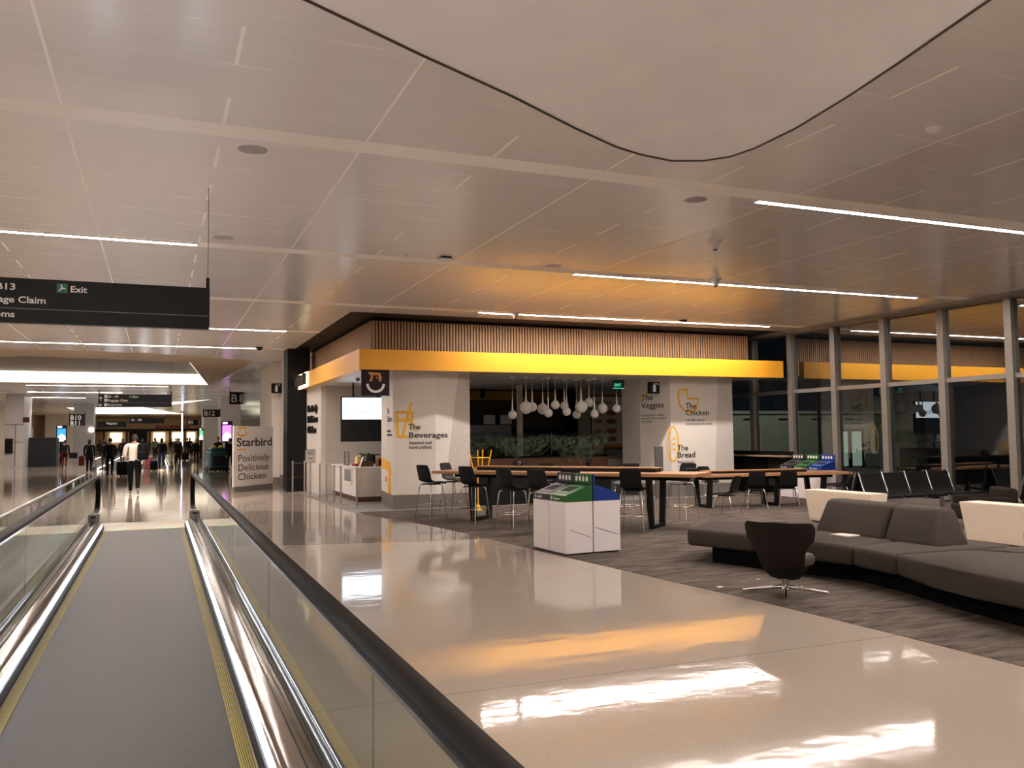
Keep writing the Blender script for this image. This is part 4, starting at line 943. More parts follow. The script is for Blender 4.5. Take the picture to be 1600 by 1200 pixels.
M_DSEAT = mat('black_vinyl', (13, 12, 12), .6, var=.1, spec=.25)
bench('row of black bench seats with steel rails by the windows, beyond the left console', 13.17, 13.45, 4)
bench('black bench seats cut off by the right edge, only a steel rail showing', 14.98, 11.1, 2)

# ================================================================== KIOSK INSIDE AND FRONT
t = thing('order_counter', 'white ordering counter with marble end and wooden plinth behind the queue posts', 'counter', (4.80, 22.13, .003))
MB().box(0, 1.2, 0, 4.1, .13, .86).build('body', M_WHITE, t)
MB().box(.03, 1.2, .03, 4.1, 0, .13).build('plinth', M_WOODD, t)
MB().box(.04, 1.2, -.012, 0, .13, .86).build('marble_end', M_MARBLE, t)
MB().box(-.04, 1.24, -.05, 4.14, .86, .90, .005).build('worktop', M_WHITE, t)
g = MB().box(-.03, 0, .55, 1.55, .42, .84).build('display_frame', M_WHITE, t)
MB().box(-.036, -.030, .65, 1.45, .50, .82).build('grille', stripe_material('grille_grey', (150, 146, 142), (96, 94, 92), .04, 1, .45), g)
def on_counter(x, y): return (4.80+x, 22.13+y, .9035)
o = thing('planter_box', 'wooden box of green herbs on the ordering counter', 'planter', on_counter(.35, .45))
MB().box(-.17, .17, -.12, .12, 0, .15).build('box', M_WOODD, o)
rnd = random.Random(3); mb = MB()
for k in range(70):
    x, y = rnd.uniform(-.15, .15), rnd.uniform(-.1, .1); h = rnd.uniform(.06, .2); a = rnd.uniform(0, 6.28); l = rnd.uniform(.03, .06); z = .15+h
    mb.tube([(x, y, .14), (x+.01*math.cos(a), y+.01*math.sin(a), z)], .002, 4)
    p = [Vector((x, y, z)), Vector((x+l*math.cos(a)+.015*math.sin(a), y+l*math.sin(a)-.015*math.cos(a), z+.012)), Vector((x+1.8*l*math.cos(a), y+1.8*l*math.sin(a), z-.005)), Vector((x+l*math.cos(a)-.015*math.sin(a), y+l*math.sin(a)+.015*math.cos(a), z+.012))]
    mb.b.faces.new([mb.b.verts.new(v) for v in p])
mb.build('herbs', mat('herb_green', (58, 84, 40), .6, var=.3), o)
o = thing('wooden_crate', 'small wooden crate with dark goods right of the herb box on the counter', 'crate', on_counter(.80, .35))
MB().box(-.2, .2, -.12, .12, 0, .02).box(-.2, -.17, -.12, .12, .02, .20).box(.17, .2, -.12, .12, .02, .20).box(-.17, .17, .09, .12, .02, .20).box(-.2, .2, -.12, .12, .20, .22).build('crate', mat('light_wood', (168, 116, 66), .5, var=.15), o)
MB().box(-.12, .12, -.08, .06, .02, .16, .02).build('goods', M_BLACK, o)
o = thing('menu_card_holder', 'white slanted menu card standing on the counter before the herb box', 'card', on_counter(.12, .22))
MB().hexa([(-.01, -.07, 0), (.0, -.07, 0), (.0, .07, 0), (-.01, .07, 0), (.08, -.07, .26), (.09, -.07, .26), (.09, .07, .26), (.08, .07, .26)]).build('card', M_WHITE, o)
o = thing('acrylic_holder', 'clear framed holder standing at the back of the ordering counter', 'holder', on_counter(.12, 1.9))
MB().box(-.02, .02, -.3, .3, 0, .012).build('foot', M_BLACK, o); MB().box(-.005, .005, -.3, .3, .012, .36).build('pane', M_GLASS, o)
MB().box(-.008, .008, -.31, -.29, .012, .37).box(-.008, .008, .29, .31, .012, .37).box(-.008, .008, -.31, .31, .36, .37).build('frame', M_BLACK, o)
o = thing('paper_bag', 'cream paper bag on the ordering counter', 'bag', on_counter(.35, 1.3)); MB().hexa([(-.1, -.16, 0), (.1, -.16, 0), (.1, .16, 0), (-.1, .16, 0), (-.09, -.15, .24), (.03, -.15, .26), (.03, .15, .26), (-.09, .15, .24)]).build('bag', mat('cream_paper', (224, 190, 130), .6), o)
for k in range(7):
    x, y = .12+.07*(k % 3), .7+.11*(k//2); r = .038
    tag(MB().ball((0, 0, r), r, (1, 1, .9), 12, 8).build('fruit', mat('red_fruit', (150, 28, 22), .3, var=.2) if k % 3 != 2 else mat('dark_fruit', (48, 18, 16), .3), smooth=80, loc=on_counter(x, y)), 'small red fruit in the loose row on the ordering counter' if k % 3 != 2 else 'dark fruit in the loose row on the ordering counter', 'fruit', 'fruit on the ordering counter')
o = thing('register', 'black cash register screen on a post at the ordering counter', 'cash register', on_counter(.60, 1.0))
MB().lathe([(.09, 0), (.09, .015), (.02, .02), (.02, .28)], seg=14).build('stand', M_BLACK, o); MB().box(-.22, .22, -.14, .14, .28, .31, rot=.3).box(-.12, .12, -.02, .02, .05, .28).build('head', M_BLACK, o)
# queue posts
GQ = 'queue posts in front of the kiosk'
def post(label, px, py, first=[None]):
    q = fl(px, py, .003)
    if first[0] is None:
        t = thing('queue_post', label, 'queue post', q, 0, GQ)
        MB().lathe([(.16, 0), (.16, .008), (.15, .014), (.02, .018)], seg=24).build('base', M_STEEL, t, 40)
        MB().lathe([(.024, .015), (.024, .93)], seg=14).build('pole', M_STEEL, t, 50)
        MB().lathe([(.03, .93), (.03, .955), (.022, .965)], seg=14).build('cap', M_STEEL, t, 50)
        first[0] = t; return t
    return copy_tree(first[0], q, 0, label, GQ)
pp = [(457, 769.5), (475.5, 769.5), (484.5, 776), (499.5, 779), (510.5, 783), (522, 785.5), (532.5, 788), (557.5, 792.5)]
pl = ['queue post farthest left, before the black pier', 'second queue post from the left, before the black pier', 'queue post carrying the paper notice frame', 'queue post first to the right of the notice frame', 'queue post second to the right of the notice frame', 'queue post third to the right of the notice frame', 'queue post fourth to the right of the notice frame, before the grille', 'rightmost queue post, before the marble counter end']
posts = [post(l, *p) for l, p in zip(pl, pp)]
p0, p1 = posts[0].location, posts[1].location
tag(MB().tube([p0+Vector((.028, 0, .90)), p1+Vector((-.028, 0, .90))], .004, 6).tube([p0+Vector((.028, 0, .47)), p1+Vector((-.028, 0, .47))], .004, 6).build('queue_rope', M_STEEL), 'two thin wires strung between the two left queue posts', 'wire')
q = posts[2].location
t = thing('notice_frame', 'framed paper notice on top of a queue post by the tile wall', 'notice', (q.x, q.y, .97), .25)
MB().box(-.15, .15, -.012, .012, 0, .37).build('frame', M_STEEL, t); P = Pl((-.15, -.0125, 0), (1, 0, 0), (0, 0, 1))
plate(P, [(.02, .02), (.28, .02), (.28, .35), (.02, .35)], M_WHITE, 'paper', t, .002, 0)
mb = MB(); 
strokes(P, [[(.06, .30), (.24, .30)], [(.05, .27), (.25, .27)], [(.05, .225), (.25, .225)], [(.08, .13), (.22, .13)], [(.09, .11), (.21, .11)]], .012, M_LETTER, 'printed_lines', t, .001, .003); mb.b.free()

# inner counter with glass guard, nets, pendants, menu board
t = thing('serving_counter', 'dark serving counter with wooden front and glass guard behind the tall table', 'counter', (7.0, 22.3, .003))
MB().box(0, 5.3, 0, .9, 0, 1.05).build('body', mat('counter_brown', (112, 72, 44), .5, var=.15, scale=4), t)
MB().box(-.02, 5.32, -.04, .94, 1.05, 1.10).build('worktop', M_BLACKG, t)
for k in range(3): MB().box(.05+k*1.74, 1.73+k*1.74, .1, .112, 1.10, 1.75).build('guard_glass', M_GLASS, t)
for k in range(4): MB().box(.02+k*1.74, .05+k*1.74, .09, .12, 1.10, 1.77).build('guard_post', M_BLACK, t)
MB().box(5.3, 6.6, .2, .9, 0, .98).build('side_cabinet', mat('menu_wall_grey', (168, 162, 154), .6), t)
MB().box(5.3, 6.6, .15, .95, .98, 1.02).build('side_top', M_STEEL, t)
def net_material():
    m = bpy.data.materials.new('green_net'); m.use_nodes = True; nt = m.node_tree; b = nt.nodes['Principled BSDF']; h = N(nt)
    tc = nt.nodes.new('ShaderNodeTexCoord'); n = nt.nodes.new('ShaderNodeTexNoise'); n.inputs['Scale'].default_value = 3.5; n.inputs['Detail'].default_value = 9; n.inputs['Distortion'].default_value = 2.5
    nt.links.new(tc.outputs['Object'], n.inputs['Vector'])
    r = nt.nodes.new('ShaderNodeValToRGB'); r.color_ramp.elements[0].position = .40; r.color_ramp.elements[1].position = .66; nt.links.new(n.outputs[0], r.inputs[0])
    a = h.math('ADD', h.math('MULTIPLY', r.outputs[0], .42), .05); nt.links.new(a, b.inputs['Alpha'])
    nt.links.new(h.mixc(n.outputs[0], lin((74, 124, 72)), lin((176, 184, 164))), b.inputs['Base Color']); b.inputs['Roughness'].default_value = .8
    return m
M_NET = net_material()
def net(label, x0, x1, ztop, sag, seed):
    r = random.Random(seed); g = []
    for j in range(9):
        v = j/8; row = []
        for i in range(25):
            u = i/24; s = 4*u*(1-u); fold = .03*math.sin(u*25+v*4+seed)+.02*math.sin(u*61+seed)
            row.append((x0+(x1-x0)*u, 22.395-.20*min(1, v*4)+fold*min(1, v*4), ztop-.10*s-(.25+sag*s)*v+.02*math.sin(u*40+seed)))
        g.append(row)
    mb = MB(); vs = [[mb.b.verts.new(p) for p in row] for row in g]
    for j in range(8):
        for i in range(24): mb.b.faces.new((vs[j][i], vs[j][i+1], vs[j+1][i+1], vs[j+1][i]))
    for q in range(14):
        u0 = r.uniform(0, .55); u1 = min(1, u0+r.uniform(.3, .6)); dz = r.uniform(.15, .95); z0 = r.uniform(0, .18)
        mb.tube([(x0+(x1-x0)*(u0+(u1-u0)*i/10), 22.17, ztop-.06-z0-dz*.75*4*(i/10)*(1-i/10)*min(1, sag*2)-(.1*i/10)) for i in range(11)], r.uniform(.006, .02), 5)
    return tag(mb.build('draped_net', M_NET, smooth=80), label, 'net', 'green nets on the glass guard')
net('green cobweb-like net draped at the left end of the serving counter, behind the yellow stool', 7.05, 8.55, 1.74, .35, 1)
net('green and grey cobweb-like net hanging in a middle swag of the serving counter', 8.5, 10.4, 1.74, .30, 4)
net('green and grey cobweb-like net hanging in the right swag of the serving counter', 10.3, 12.25, 1.74, .50, 8)
# globe lamps
M_GLOBE = mat('opal_glass', (232, 226, 218), .15, var=.02, coat=.2)
GG = 'white globe pendant lamps inside the kiosk'
GL = [(8.64, 2.23, .119, 20.7, 'leftmost white globe pendant, small and hanging low'), (9.03, 2.42, .171, 20.6, 'big white globe pendant second from the left'), (9.21, 2.44, .134, 21.0, 'white globe pendant half hidden behind the big second globe'), (9.52, 2.39, .156, 21.0, 'medium white globe pendant left of centre, partly behind a small low one'), (9.68, 2.28, .119, 20.6, 'small low white globe pendant overlapping a medium one left of centre'), (9.89, 2.50, .122, 20.8, 'small white globe pendant hanging high in the centre'), (10.16, 2.48, .119, 21.1, 'white globe pendant just right of centre, behind a small low one'), (10.23, 2.32, .119, 20.6, 'small low white globe pendant just right of centre'), (10.53, 2.24, .119, 21.1, 'lowest white globe pendant, behind the big right one'), (10.67, 2.45, .171, 20.6, 'big white globe pendant right of centre'), (10.92, 2.57, .134, 21.1, 'highest white globe pendant, right behind the big right one'), (11.08, 2.26, .119, 20.6, 'small low white globe pendant fourth from the right side'), (11.33, 2.41, .141, 20.8, 'medium white globe pendant second from the right'), (11.78, 2.41, .119, 20.8, 'rightmost white globe pendant under the green exit sign')]
for x, z, r, y, lb in GL:
    k = y/20.8
    t = thing('globe_pendant', lb, 'pendant lamp', (x*k, y, CAM_H+(z-CAM_H)*k), 0, GG)
    MB().lathe([(r*math.sin(math.pi*i/16), -r*math.cos(math.pi*i/16)) for i in range(15)]+[(r*.22, r*1.02), (.028, r*1.22), (.02, r*1.6), (.014, r*1.6+.22)], seg=24).build('globe', M_GLOBE, t, 60)
    MB().lathe([(.005, r*1.6+.2), (.005, 3.2-t.location.z)], seg=6).build('cord', M_LETW, t); MB().lathe([(.06, 3.19-t.location.z), (.065, 3.22-t.location.z)], seg=16).build('canopy', M_WHITE, t)
# menu board
t = thing('menu_board', 'framed wall menu board with food pictures right of the globe lamps', 'menu board', (13.25, 25.15, 1.20))
MB().box(0, 1.22, 0, .04, 0, 1.80, .004).build('frame', M_WOODD, t); P = Pl((0, -.001, 0), (1, 0, 0), (0, 0, 1))
plate(P, [(.05, .05), (1.17, .05), (1.17, 1.75), (.05, 1.75)], mat('menu_paper', (236, 230, 222), .5), 'poster', t)
plate(P, [(.05, .05), (1.17, .05), (1.17, .16), (.05, .16)], M_YEL2, 'bottom_stripe', t, .006)
for k, zz in enumerate((.33, .60, .92, 1.20)):
    mb = MB(); mb.ball((.78, -.006, zz), .17, (1.2, .05, .5), 14, 8); mb.build('food_picture', mat('food_brown', (150, 84, 52), .6, var=.4, scale=20), t, 60)
    strokes(P, [[(.12, zz+.04), (.42, zz+.04)], [(.12, zz), (.38, zz)], [(.12, zz-.04), (.40, zz-.04)]], .018, M_LETTER, 'menu_lines', t, h=.006)
text(P, 'Starbird', .14, 1.48, .2, M_LETTER, t, h=.006)
# things in the dark back kitchen
for i, (x, lb) in enumerate(((aty(765, 661, 26.1).x, 'left grey kitchen monitor high on the dark back wall'), (aty(791, 661, 26.1).x, 'right grey kitchen monitor high on the dark back wall'))):
    t = thing('kitchen_monitor', lb, 'monitor', (x, 26.1, 2.06), 0, 'monitors on the kitchen wall'); MB().box(-.2, .2, 0, .06, 0, .3, .01).build('casing', mat('monitor_grey', (190, 184, 176), .4), t); MB().box(-.03, .03, .06, .3, .1, .2).build('arm', M_BLACK, t)
t = thing('blue_screen', 'small slanted bluish screen glowing at the left end of the kitchen', 'screen', (7.66, 24.0, 2.0), .5); MB().box(-.25, .25, 0, .04, -.02, .34).build('casing', M_BLACKG, t)
plate(Pl((-.23, -.001, 0), (1, 0, 0), (0, 0, 1)), [(0, .30), (.4, .30), (.22, 0), (0, 0)], emit('dim_blue', (.28, .42, .6), .22), 'picture', t); MB().box(-.02, .02, .01, .03, -2.0, -.02).build('stand', M_BLACK, t)
t = thing('steel_hood', 'long stainless kitchen shelf below the monitors', 'shelf', (7.4, 25.6, 1.62)); MB().box(0, 3.2, 0, .7, 0, .42, .02).build('body', mat('dull_steel', (120, 120, 126), .35, .8), t); MB().box(.05, .1, .3, .4, -1.62, 0).box(3.1, 3.15, .3, .4, -1.62, 0).build('legs', M_STEEL, t)
tag(MB().box(-.07, .07, -.07, .07, 0, 3.2).build('kitchen_post', mat('post_grey', (190, 182, 172), .5), loc=(aty(812, 650, 23.6).x, 23.6, .003)), 'slim grey upright post behind the left globe lamps', 'post')
tag(MB().box(-.8, .8, 0, .8, 0, 1.9, .03).build('dark_oven', M_BLACKG, loc=(11.6, 25.4, .003)), 'tall black oven cabinet behind the right nets', 'oven')
for pxx in (755, 817, 877):
    x = aty(pxx, 604, 25.9).x
    tag(MB().box(-.06, .06, 0, .12, 0, .28).build('track_spotlight', M_BLACK, loc=(x, 25.9, 2.93)), {755: 'left', 817: 'middle', 877: 'right'}[pxx]+' black spot lamp before the inner yellow band', 'spotlight', 'spot lamps on the inner band')
tag(MB().lathe([(.11, 0), (.13, .03), (.12, .14), (.03, .19)], seg=18).build('black_bowl_lamp', M_BLACKG, smooth=60, loc=(8.22, 19.5, .89)), 'black domed pot on the low ledge behind the tall table', 'pot')
t = thing('ledge_table', 'dark low ledge counter behind the tall table carrying the stools and pot', 'counter', (6.9, 19.15, .004))
MB().box(.12, 4.0, 0, .75, .84, .885).build('top', M_BLACK, t); MB().box(.2, 3.9, .3, .65, 0, .84).build('body', M_BLACK, t)
# upturned yellow stool on the ledge
def ystool(label, loc, flip, rz=0.2):
    t = thing('yellow_stool', label, 'stool', loc, rz, 'yellow metal stools'); H = .46; Z = (lambda z: H-z) if flip else (lambda z: z)
    for sx in (-1, 1):
        for sy in (-1, 1): MB().tube([(sx*.13, sy*.13, Z(H-.01)), (sx*.20, sy*.20, Z(0))], .016, 8).build('leg', M_YELM, t, 60)
    k = .168; MB().tube([(-k, -k, Z(.19)), (k, -k, Z(.19)), (k, k, Z(.19)), (-k, k, Z(.19))], .011, 8, closed=True).build('foot_ring', M_YELM, t, 60)
    MB().box(-.17, .17, -.17, .17, min(Z(H), Z(H-.03)), max(Z(H), Z(H-.03)), .01).build('seat', M_YELM, t)
ystool('upturned yellow metal stool resting on the ledge beside the beverages column', (7.24, 19.5, .89), True)
t = thing('yellow_lamp_stand', 'slim yellow pole with a conical foot seen under the tall table', 'stand', (6.75, 18.35, .004)); MB().lathe([(.10, 0), (.09, .02), (.02, .14), (.016, .14), (.016, .85)], seg=14).build('pole', M_YELM, t, 50)
t = thing('dark_plant', 'small dark flower arrangement on the ledge behind the tall table', 'plant', (10.15, 19.45, .89))
MB().lathe([(.05, 0), (.07, .08)], seg=12).build('pot', M_BLACK, t); mb = MB(); rnd = random.Random(5)
for k in range(24): a = rnd.uniform(0, 6.3); r = rnd.uniform(.04, .16); mb.tube([(0, 0, .06), (r*.5*math.cos(a), r*.5*math.sin(a), .13), (r*math.cos(a), r*math.sin(a), rnd.uniform(.1, .24))], [.004, .006, .014], 5)
mb.build('leaves', mat('black_leaf', (22, 22, 20), .5), t)
# bar counter along the far windows
t = thing('window_bar', 'dark bar counter with a pale edge along the windows beyond the kiosk', 'counter', (15.62, 18.55, .004))
MB().box(0, .5, 0, 5.5, 1.02, 1.06).build('top', mat('pale_edge', (168, 142, 116), .4), t); MB().box(.3, .34, 0, 5.5, 1.06, 1.17).build('back_rail', M_BLACK, t)
for k in range(6): MB().box(.2, .5, .1+k*1.05, .16+k*1.05, 0, 1.02).build('leg', M_BLACK, t)
MB().box(.40, .43, 0, 5.5, .2, 1.0).build('front_panel', mat('bar_panel', (44, 46, 42), .5), t)
# ================================================================== CEILING DEVICES
def dev(name, label, cat, x, y, parts, group=None):
    t = thing(name, label, cat, (x, y, CEIL), 0, group)
    for nm, prof, m in parts: MB().lathe(prof, seg=24).build(nm, m, t, 50)
    return t
M_GRILL = mat('speaker_grille', (168, 162, 158), .6)
dev('sprinkler_cap', 'small round white cap on the ceiling at upper left', 'sprinkler cap', .83, 6.27, [('cap', [(.045, -.006), (.05, 0)], M_WHITE)])
for x, y, l in ((.82, 8.50, 'flush round grey ceiling speaker right below the wide pale band at left'), (.82, 12.45, 'flush round grey ceiling speaker by the second pale band, above the overhead sign'), (5.94, 8.49, 'flush round grey ceiling speaker left of the nearest right-hand strip light'), (6.04, 12.70, 'flush round grey ceiling speaker left of the middle right-hand strip light')):
    dev('ceiling_speaker', l, 'speaker', x, y, [('grille', [(.13, -.004), (.14, 0)], M_GRILL)], 'flush ceiling speakers')
dev('smoke_detector', 'white round smoke detector in the middle of the ceiling, left of the dark square one', 'smoke detector', 3.46, 12.65, [('base', [(.06, -.02), (.075, 0)], M_WHITE), ('head', [(.03, -.045), (.055, -.04), (.06, -.02)], M_WHITE)])
t = thing('ceiling_sensor', 'square sensor with a dark shadow gap in the middle of the ceiling', 'sensor', (4.14, 12.66, CEIL)); MB().box(-.11, .11, -.11, .11, -.05, -.03, .006).build('plate', M_WHITE, t); MB().box(-.08, .08, -.08, .08, -.03, 0).build('gap', M_BLACK, t)
dev('smoke_detector', 'white flat smoke detector on the ceiling at upper right', 'smoke detector', 6.61, 5.66, [('base', [(.06, -.025), (.075, 0)], M_WHITE), ('head', [(.03, -.04), (.05, -.025)], M_WHITE)])
for x, y, l in ((7.48, 10.23, 'white cone-shaped ceiling camera between the two upper right strip lights'), (9.36, 12.82, 'white cone-shaped ceiling camera touching the middle right strip light'), (7.56, 17.95, 'white cone-shaped ceiling camera at the left end of the strip by the yellow fascia')):
    dev('ceiling_camera', l, 'camera', x, y, [('housing', [(.035, -.13), (.05, -.12), (.065, -.05), (.10, -.02), (.105, 0)], M_WHITE), ('lens', [(.028, -.145), (.036, -.13)], M_BLACKG)], 'cone-shaped ceiling cameras')
dev('smoke_detector', 'dark flat detector on the ceiling above the right part of the yellow fascia', 'smoke detector', 12.0, 17.8, [('base', [(.09, -.04), (.10, 0)], M_BLACK)])
dev('ceiling_camera', 'small dark dome on the ceiling at the end of the thin left strip light', 'camera', 2.88, 27.35, [('dome', [(.03, -.10), (.09, -.06), (.12, 0)], M_BLACK)])
# ================================================================== PEOPLE
M_SKIN = mat('skin', (150, 104, 80), .5); M_HAIRD = mat('dark_hair', (22, 18, 16), .6)
def cl(name, rgb): return mat('cloth_'+name, rgb, .85, var=.08, scale=15, spec=.2)
C_WHITE = cl('white', (226, 214, 200)); C_BLACK = cl('black', (9, 9, 10)); C_NAVY = cl('navy', (18, 19, 27)); C_JEAN = cl('jeans', (52, 66, 96)); C_GREY = cl('grey', (84, 80, 80)); C_RED = cl('maroon', (96, 34, 32)); C_SHOE = cl('shoe', (176, 166, 156)); C_BSHOE = cl('black_shoe', (14, 13, 13)); C_ORANGE = cl('orange', (170, 84, 50)); C_TAN = cl('tan', (150, 134, 116)); C_GREEN = cl('green', (60, 86, 60)); C_WHITESHOE = cl('white_shoe', (220, 216, 210))
def skin_mesh(verts, edges, radii, levels=1):
    me = bpy.data.meshes.new('sk'); me.from_pydata(verts, edges, []); o = bpy.data.objects.new('sk', me); COL.objects.link(o)
    m = o.modifiers.new('s', 'SKIN'); m.use_smooth_shade = True; m.branch_smoothing = .4
    for i, r in enumerate(radii):
        sv = me.skin_vertices[0].data[i]; sv.radius = r if isinstance(r, tuple) else (r, r); sv.use_root = (i == 0)
    s = o.modifiers.new('d', 'SUBSURF'); s.levels = levels; s.render_levels = levels
    dg = bpy.context.evaluated_depsgraph_get(); out = bpy.data.meshes.new_from_object(o.evaluated_get(dg)); bpy.data.objects.remove(o); return out
def person(label, loc, facing, h=1.74, top=C_BLACK, pants=C_BLACK, shoe=C_BSHOE, hair=M_HAIRD, step=.28, bend=0., arms=(0, 0), head_dip=0., hair_len=0, group=None, coat=0., wide=1.0, seated=False):
    """local frame: facing +Y; step = distance between the feet, arms = elbow bend (0 hanging .. 1 forearm level)"""
    k = h/1.75; V = []; E = []; R = []; CAT = []
    def v(x, y, z, r, cat): V.append((x*k, y*k, z*k)); R.append(tuple(q*k for q in r) if isinstance(r, tuple) else r*k); CAT.append(cat); return len(V)-1
    by = lambda z: bend*max(0, z-.95)          # forward lean grows upward
    hz = .47 if seated else .96; dz = hz-.96
    w = wide
    pel = v(0, 0, .96+dz, (.155*w, .12*w), 'p'); bel = v(0, by(1.1), 1.10+dz, (.145*w, .11*w), 't'); che = v(0, by(1.27), 1.28+dz, (.165*w, .12*w), 't'); up = v(0, by(1.40), 1.41+dz, (.13*w, .085), 't'); nk = v(0, by(1.48)+.01, 1.49+dz, .052, 's'); nk2 = v(0, by(1.54)+.02+head_dip*.04, 1.56+dz, .05, 's')
    E += [(pel, bel), (bel, che), (che, up), (up, nk), (nk, nk2)]
    ends = []; wr = []
    for i, s in enumerate((-1, 1)):
        st = step/2*(1 if i == 0 else -1)
        wl = w**.8; hp = v(s*.095*w, 0, .90+dz, .098*w, 'p')
        if seated: kn = v(s*.11, .42, .48, .068, 'p'); an = v(s*.11, .44, .09, .046, 'p'); hl = v(s*.11, .42, .05, .038, 'f'); to = v(s*.12, .58, .04, .034, 'f')
        else:
            lift = .10 if st < 0 else 0
            kn = v(s*.10, st*.55+(.10 if st < 0 else .05), .50+lift*.1, .066*wl, 'p'); an = v(s*.10, st*1.0-(.03 if st < 0 else 0), .10+lift*.8, .046*wl, 'p'); hl = v(s*.10, st-.02-(.02 if st < 0 else 0), .05+lift, .038, 'f'); to = v(s*.115, st+.15-(.02 if st < 0 else 0), .036, .034, 'f')
        E += [(pel, hp), (hp, kn), (kn, an), (an, hl), (hl, to)]
        sh = v(s*.175*w, by(1.40), 1.405+dz, .068*wl, 't'); b = arms[i]; sw = -st*.5 if b == 0 else 0
        el = v(s*.208*w, by(1.40)+sw*.5-.02, 1.12+dz, .05*wl, 't'); a = b*1.5
        wx = v(s*(.205*w-.05*b), by(1.40)+sw+.02+.25*math.sin(a), 1.12-.25*math.cos(a)+dz, .035, 't'); hd = v(s*(.205*w-.065*b), by(1.40)+sw+.03+.30*math.sin(a), 1.12-.30*math.cos(a)+dz, .030, 's')
        E += [(up, sh), (sh, el), (el, wx), (wx, hd)]; wr.append((hd, wx))
    if coat:
        ct = v(0, -.02, .72, (.19, .15), 't'); E.append((pel, ct)); ct2 = v(0, -.02, .96-coat, (.20, .16), 't'); E.append((ct, ct2))
    me = skin_mesh(V, E, R, 1)
    segs = [(Vector(V[a]), Vector(V[b]), CAT[b] if CAT[b] != 'p' or CAT[a] == 'p' else CAT[a], 1 if (abs(V[b][0]) > .2*k or abs(V[a][0]) > .18*w*k) else 0) for a, b in E]
    bm = bmesh.new(); bm.from_mesh(me); bpy.data.meshes.remove(me)
    idx = {'t': 0, 'p': 1, 's': 2, 'f': 3}
    for f in bm.faces:
        c = f.calc_center_median(); best = None
        for a, b, cat, r in segs:
            d = b-a; t = max(0, min(1, (c-a).dot(d)/max(d.length_squared, 1e-9))); q = (c-(a+d*t)).length
            if best is None or q < best[0]: best = (q, cat, r)
        cat = best[1]
        if cat in 'tp' and not coat and not seated and abs(c.x) < .19*w*k and .7*k < c.z < 1.3*k and best[2] < 1: cat = 't' if c.z > 1.0*k else 'p'
        f.material_index = idx[cat]; f.smooth = True
    mb = MB(); mb.b.free(); mb.b = bm
    # head with a face
    hc = Vector((0, by(1.62)+.035+head_dip*.09, 1.645+dz-head_dip*.03))*k; n0 = len(bm.verts)
    mb.ball((0, 0, 0), .1*k, (.78, .98, 1.14), 16, 12); hv = bm.verts[:][n0:] if False else [q for q in bm.verts if q.index == -1 or q.index >= n0]
    bm.verts.ensure_lookup_table(); hv = bm.verts[n0:]
    for q in hv:
        if q.co.z < -.03*k: q.co.x *= .82; q.co.y = q.co.y*.9+.012*k
        if q.co.y > .085*k and abs(q.co.x) < .02*k and -.04*k < q.co.z < .02*k: q.co.y += .022*k
    n1 = len(bm.verts)
    for s in (-1, 1):
        mb.ball((s*.079*k, -.005*k, 0), .03*k, (.3, .7, 1), 8, 6); mb.ball((s*.03*k, .086*k, .02*k), .013*k, (1, .6, .7), 8, 6)
    mb.box(-.024*k, .024*k, .082*k, .092*k, -.055*k, -.045*k)
    bm.verts.ensure_lookup_table()
    rot = Matrix.Rotation(-head_dip*.55, 3, 'X')
    for q in bm.verts[n0:]: q.co = rot@q.co+hc
    # hands: palm and five fingers
    nh = len(bm.verts)
    for hd, wx in wr:
        p = Vector(V[hd]); d = (p-Vector(V[wx])).normalized(); sd = 1 if p.x > 0 else -1
        ux = Vector((0, 1, 0)); ux = (ux-d*ux.dot(d)).normalized(); nx = d.cross(ux)
        pc = p+d*.03*k
        mb.tube([p-d*.01*k, pc, p+d*.07*k], [.024*k, .034*k, .030*k], 8)
        for i, (off, ln) in enumerate(((-.028, .065), (-.010, .078), (.010, .074), (.027, .058))):
            b0 = p+d*.065*k+ux*off*k; mb.tube([b0, b0+d*ln*.5*k-nx*sd*.006*k, b0+d*ln*k-nx*sd*.024*k], [.009*k, .0085*k, .007*k], 6)
        b0 = p+d*.015*k+ux*.028*k; mb.tube([b0, b0+ux*.025*k+d*.025*k, b0+ux*.03*k+d*.055*k], [.011*k, .010*k, .008*k], 6)
    for f in bm.faces:
        if min(q.index if q.index >= 0 else 10**9 for q in f.verts) >= 0: pass
    bm.verts.index_update()
    for f in bm.faces:
        if min(q.index for q in f.verts) >= n0: f.material_index = 2; f.smooth = True
    bmesh.ops.recalc_face_normals(bm, faces=bm.faces[:])
    me = bpy.data.meshes.new('person'); bm.to_mesh(me); bm.free()
    o = bpy.data.objects.new('person', me); COL.objects.link(o)
    for m in (top, pants, M_SKIN, shoe): me.materials.append(m)
    o.location = loc; o.rotation_euler = (0, 0, face_rz(facing)); tag(o, label, 'person', group)
    # hair
    hb = MB(); hb.ball((0, 0, 0), .108*k, (.80, 1.0, 1.10), 16, 10)
    for q in hb.b.verts:
        if q.co.y > .03*k and q.co.z < .055*k: q.co.y = .03*k; q.co.x *= .9
        if q.co.z < -.045*k: q.co.z = -.045*k if not hair_len else q.co.z-hair_len*k
    for q in hb.b.verts: q.co = rot@(q.co+Vector((0, -.006*k, .006*k)))+hc
    hb.build('hair', hair, o, 80)
    return o
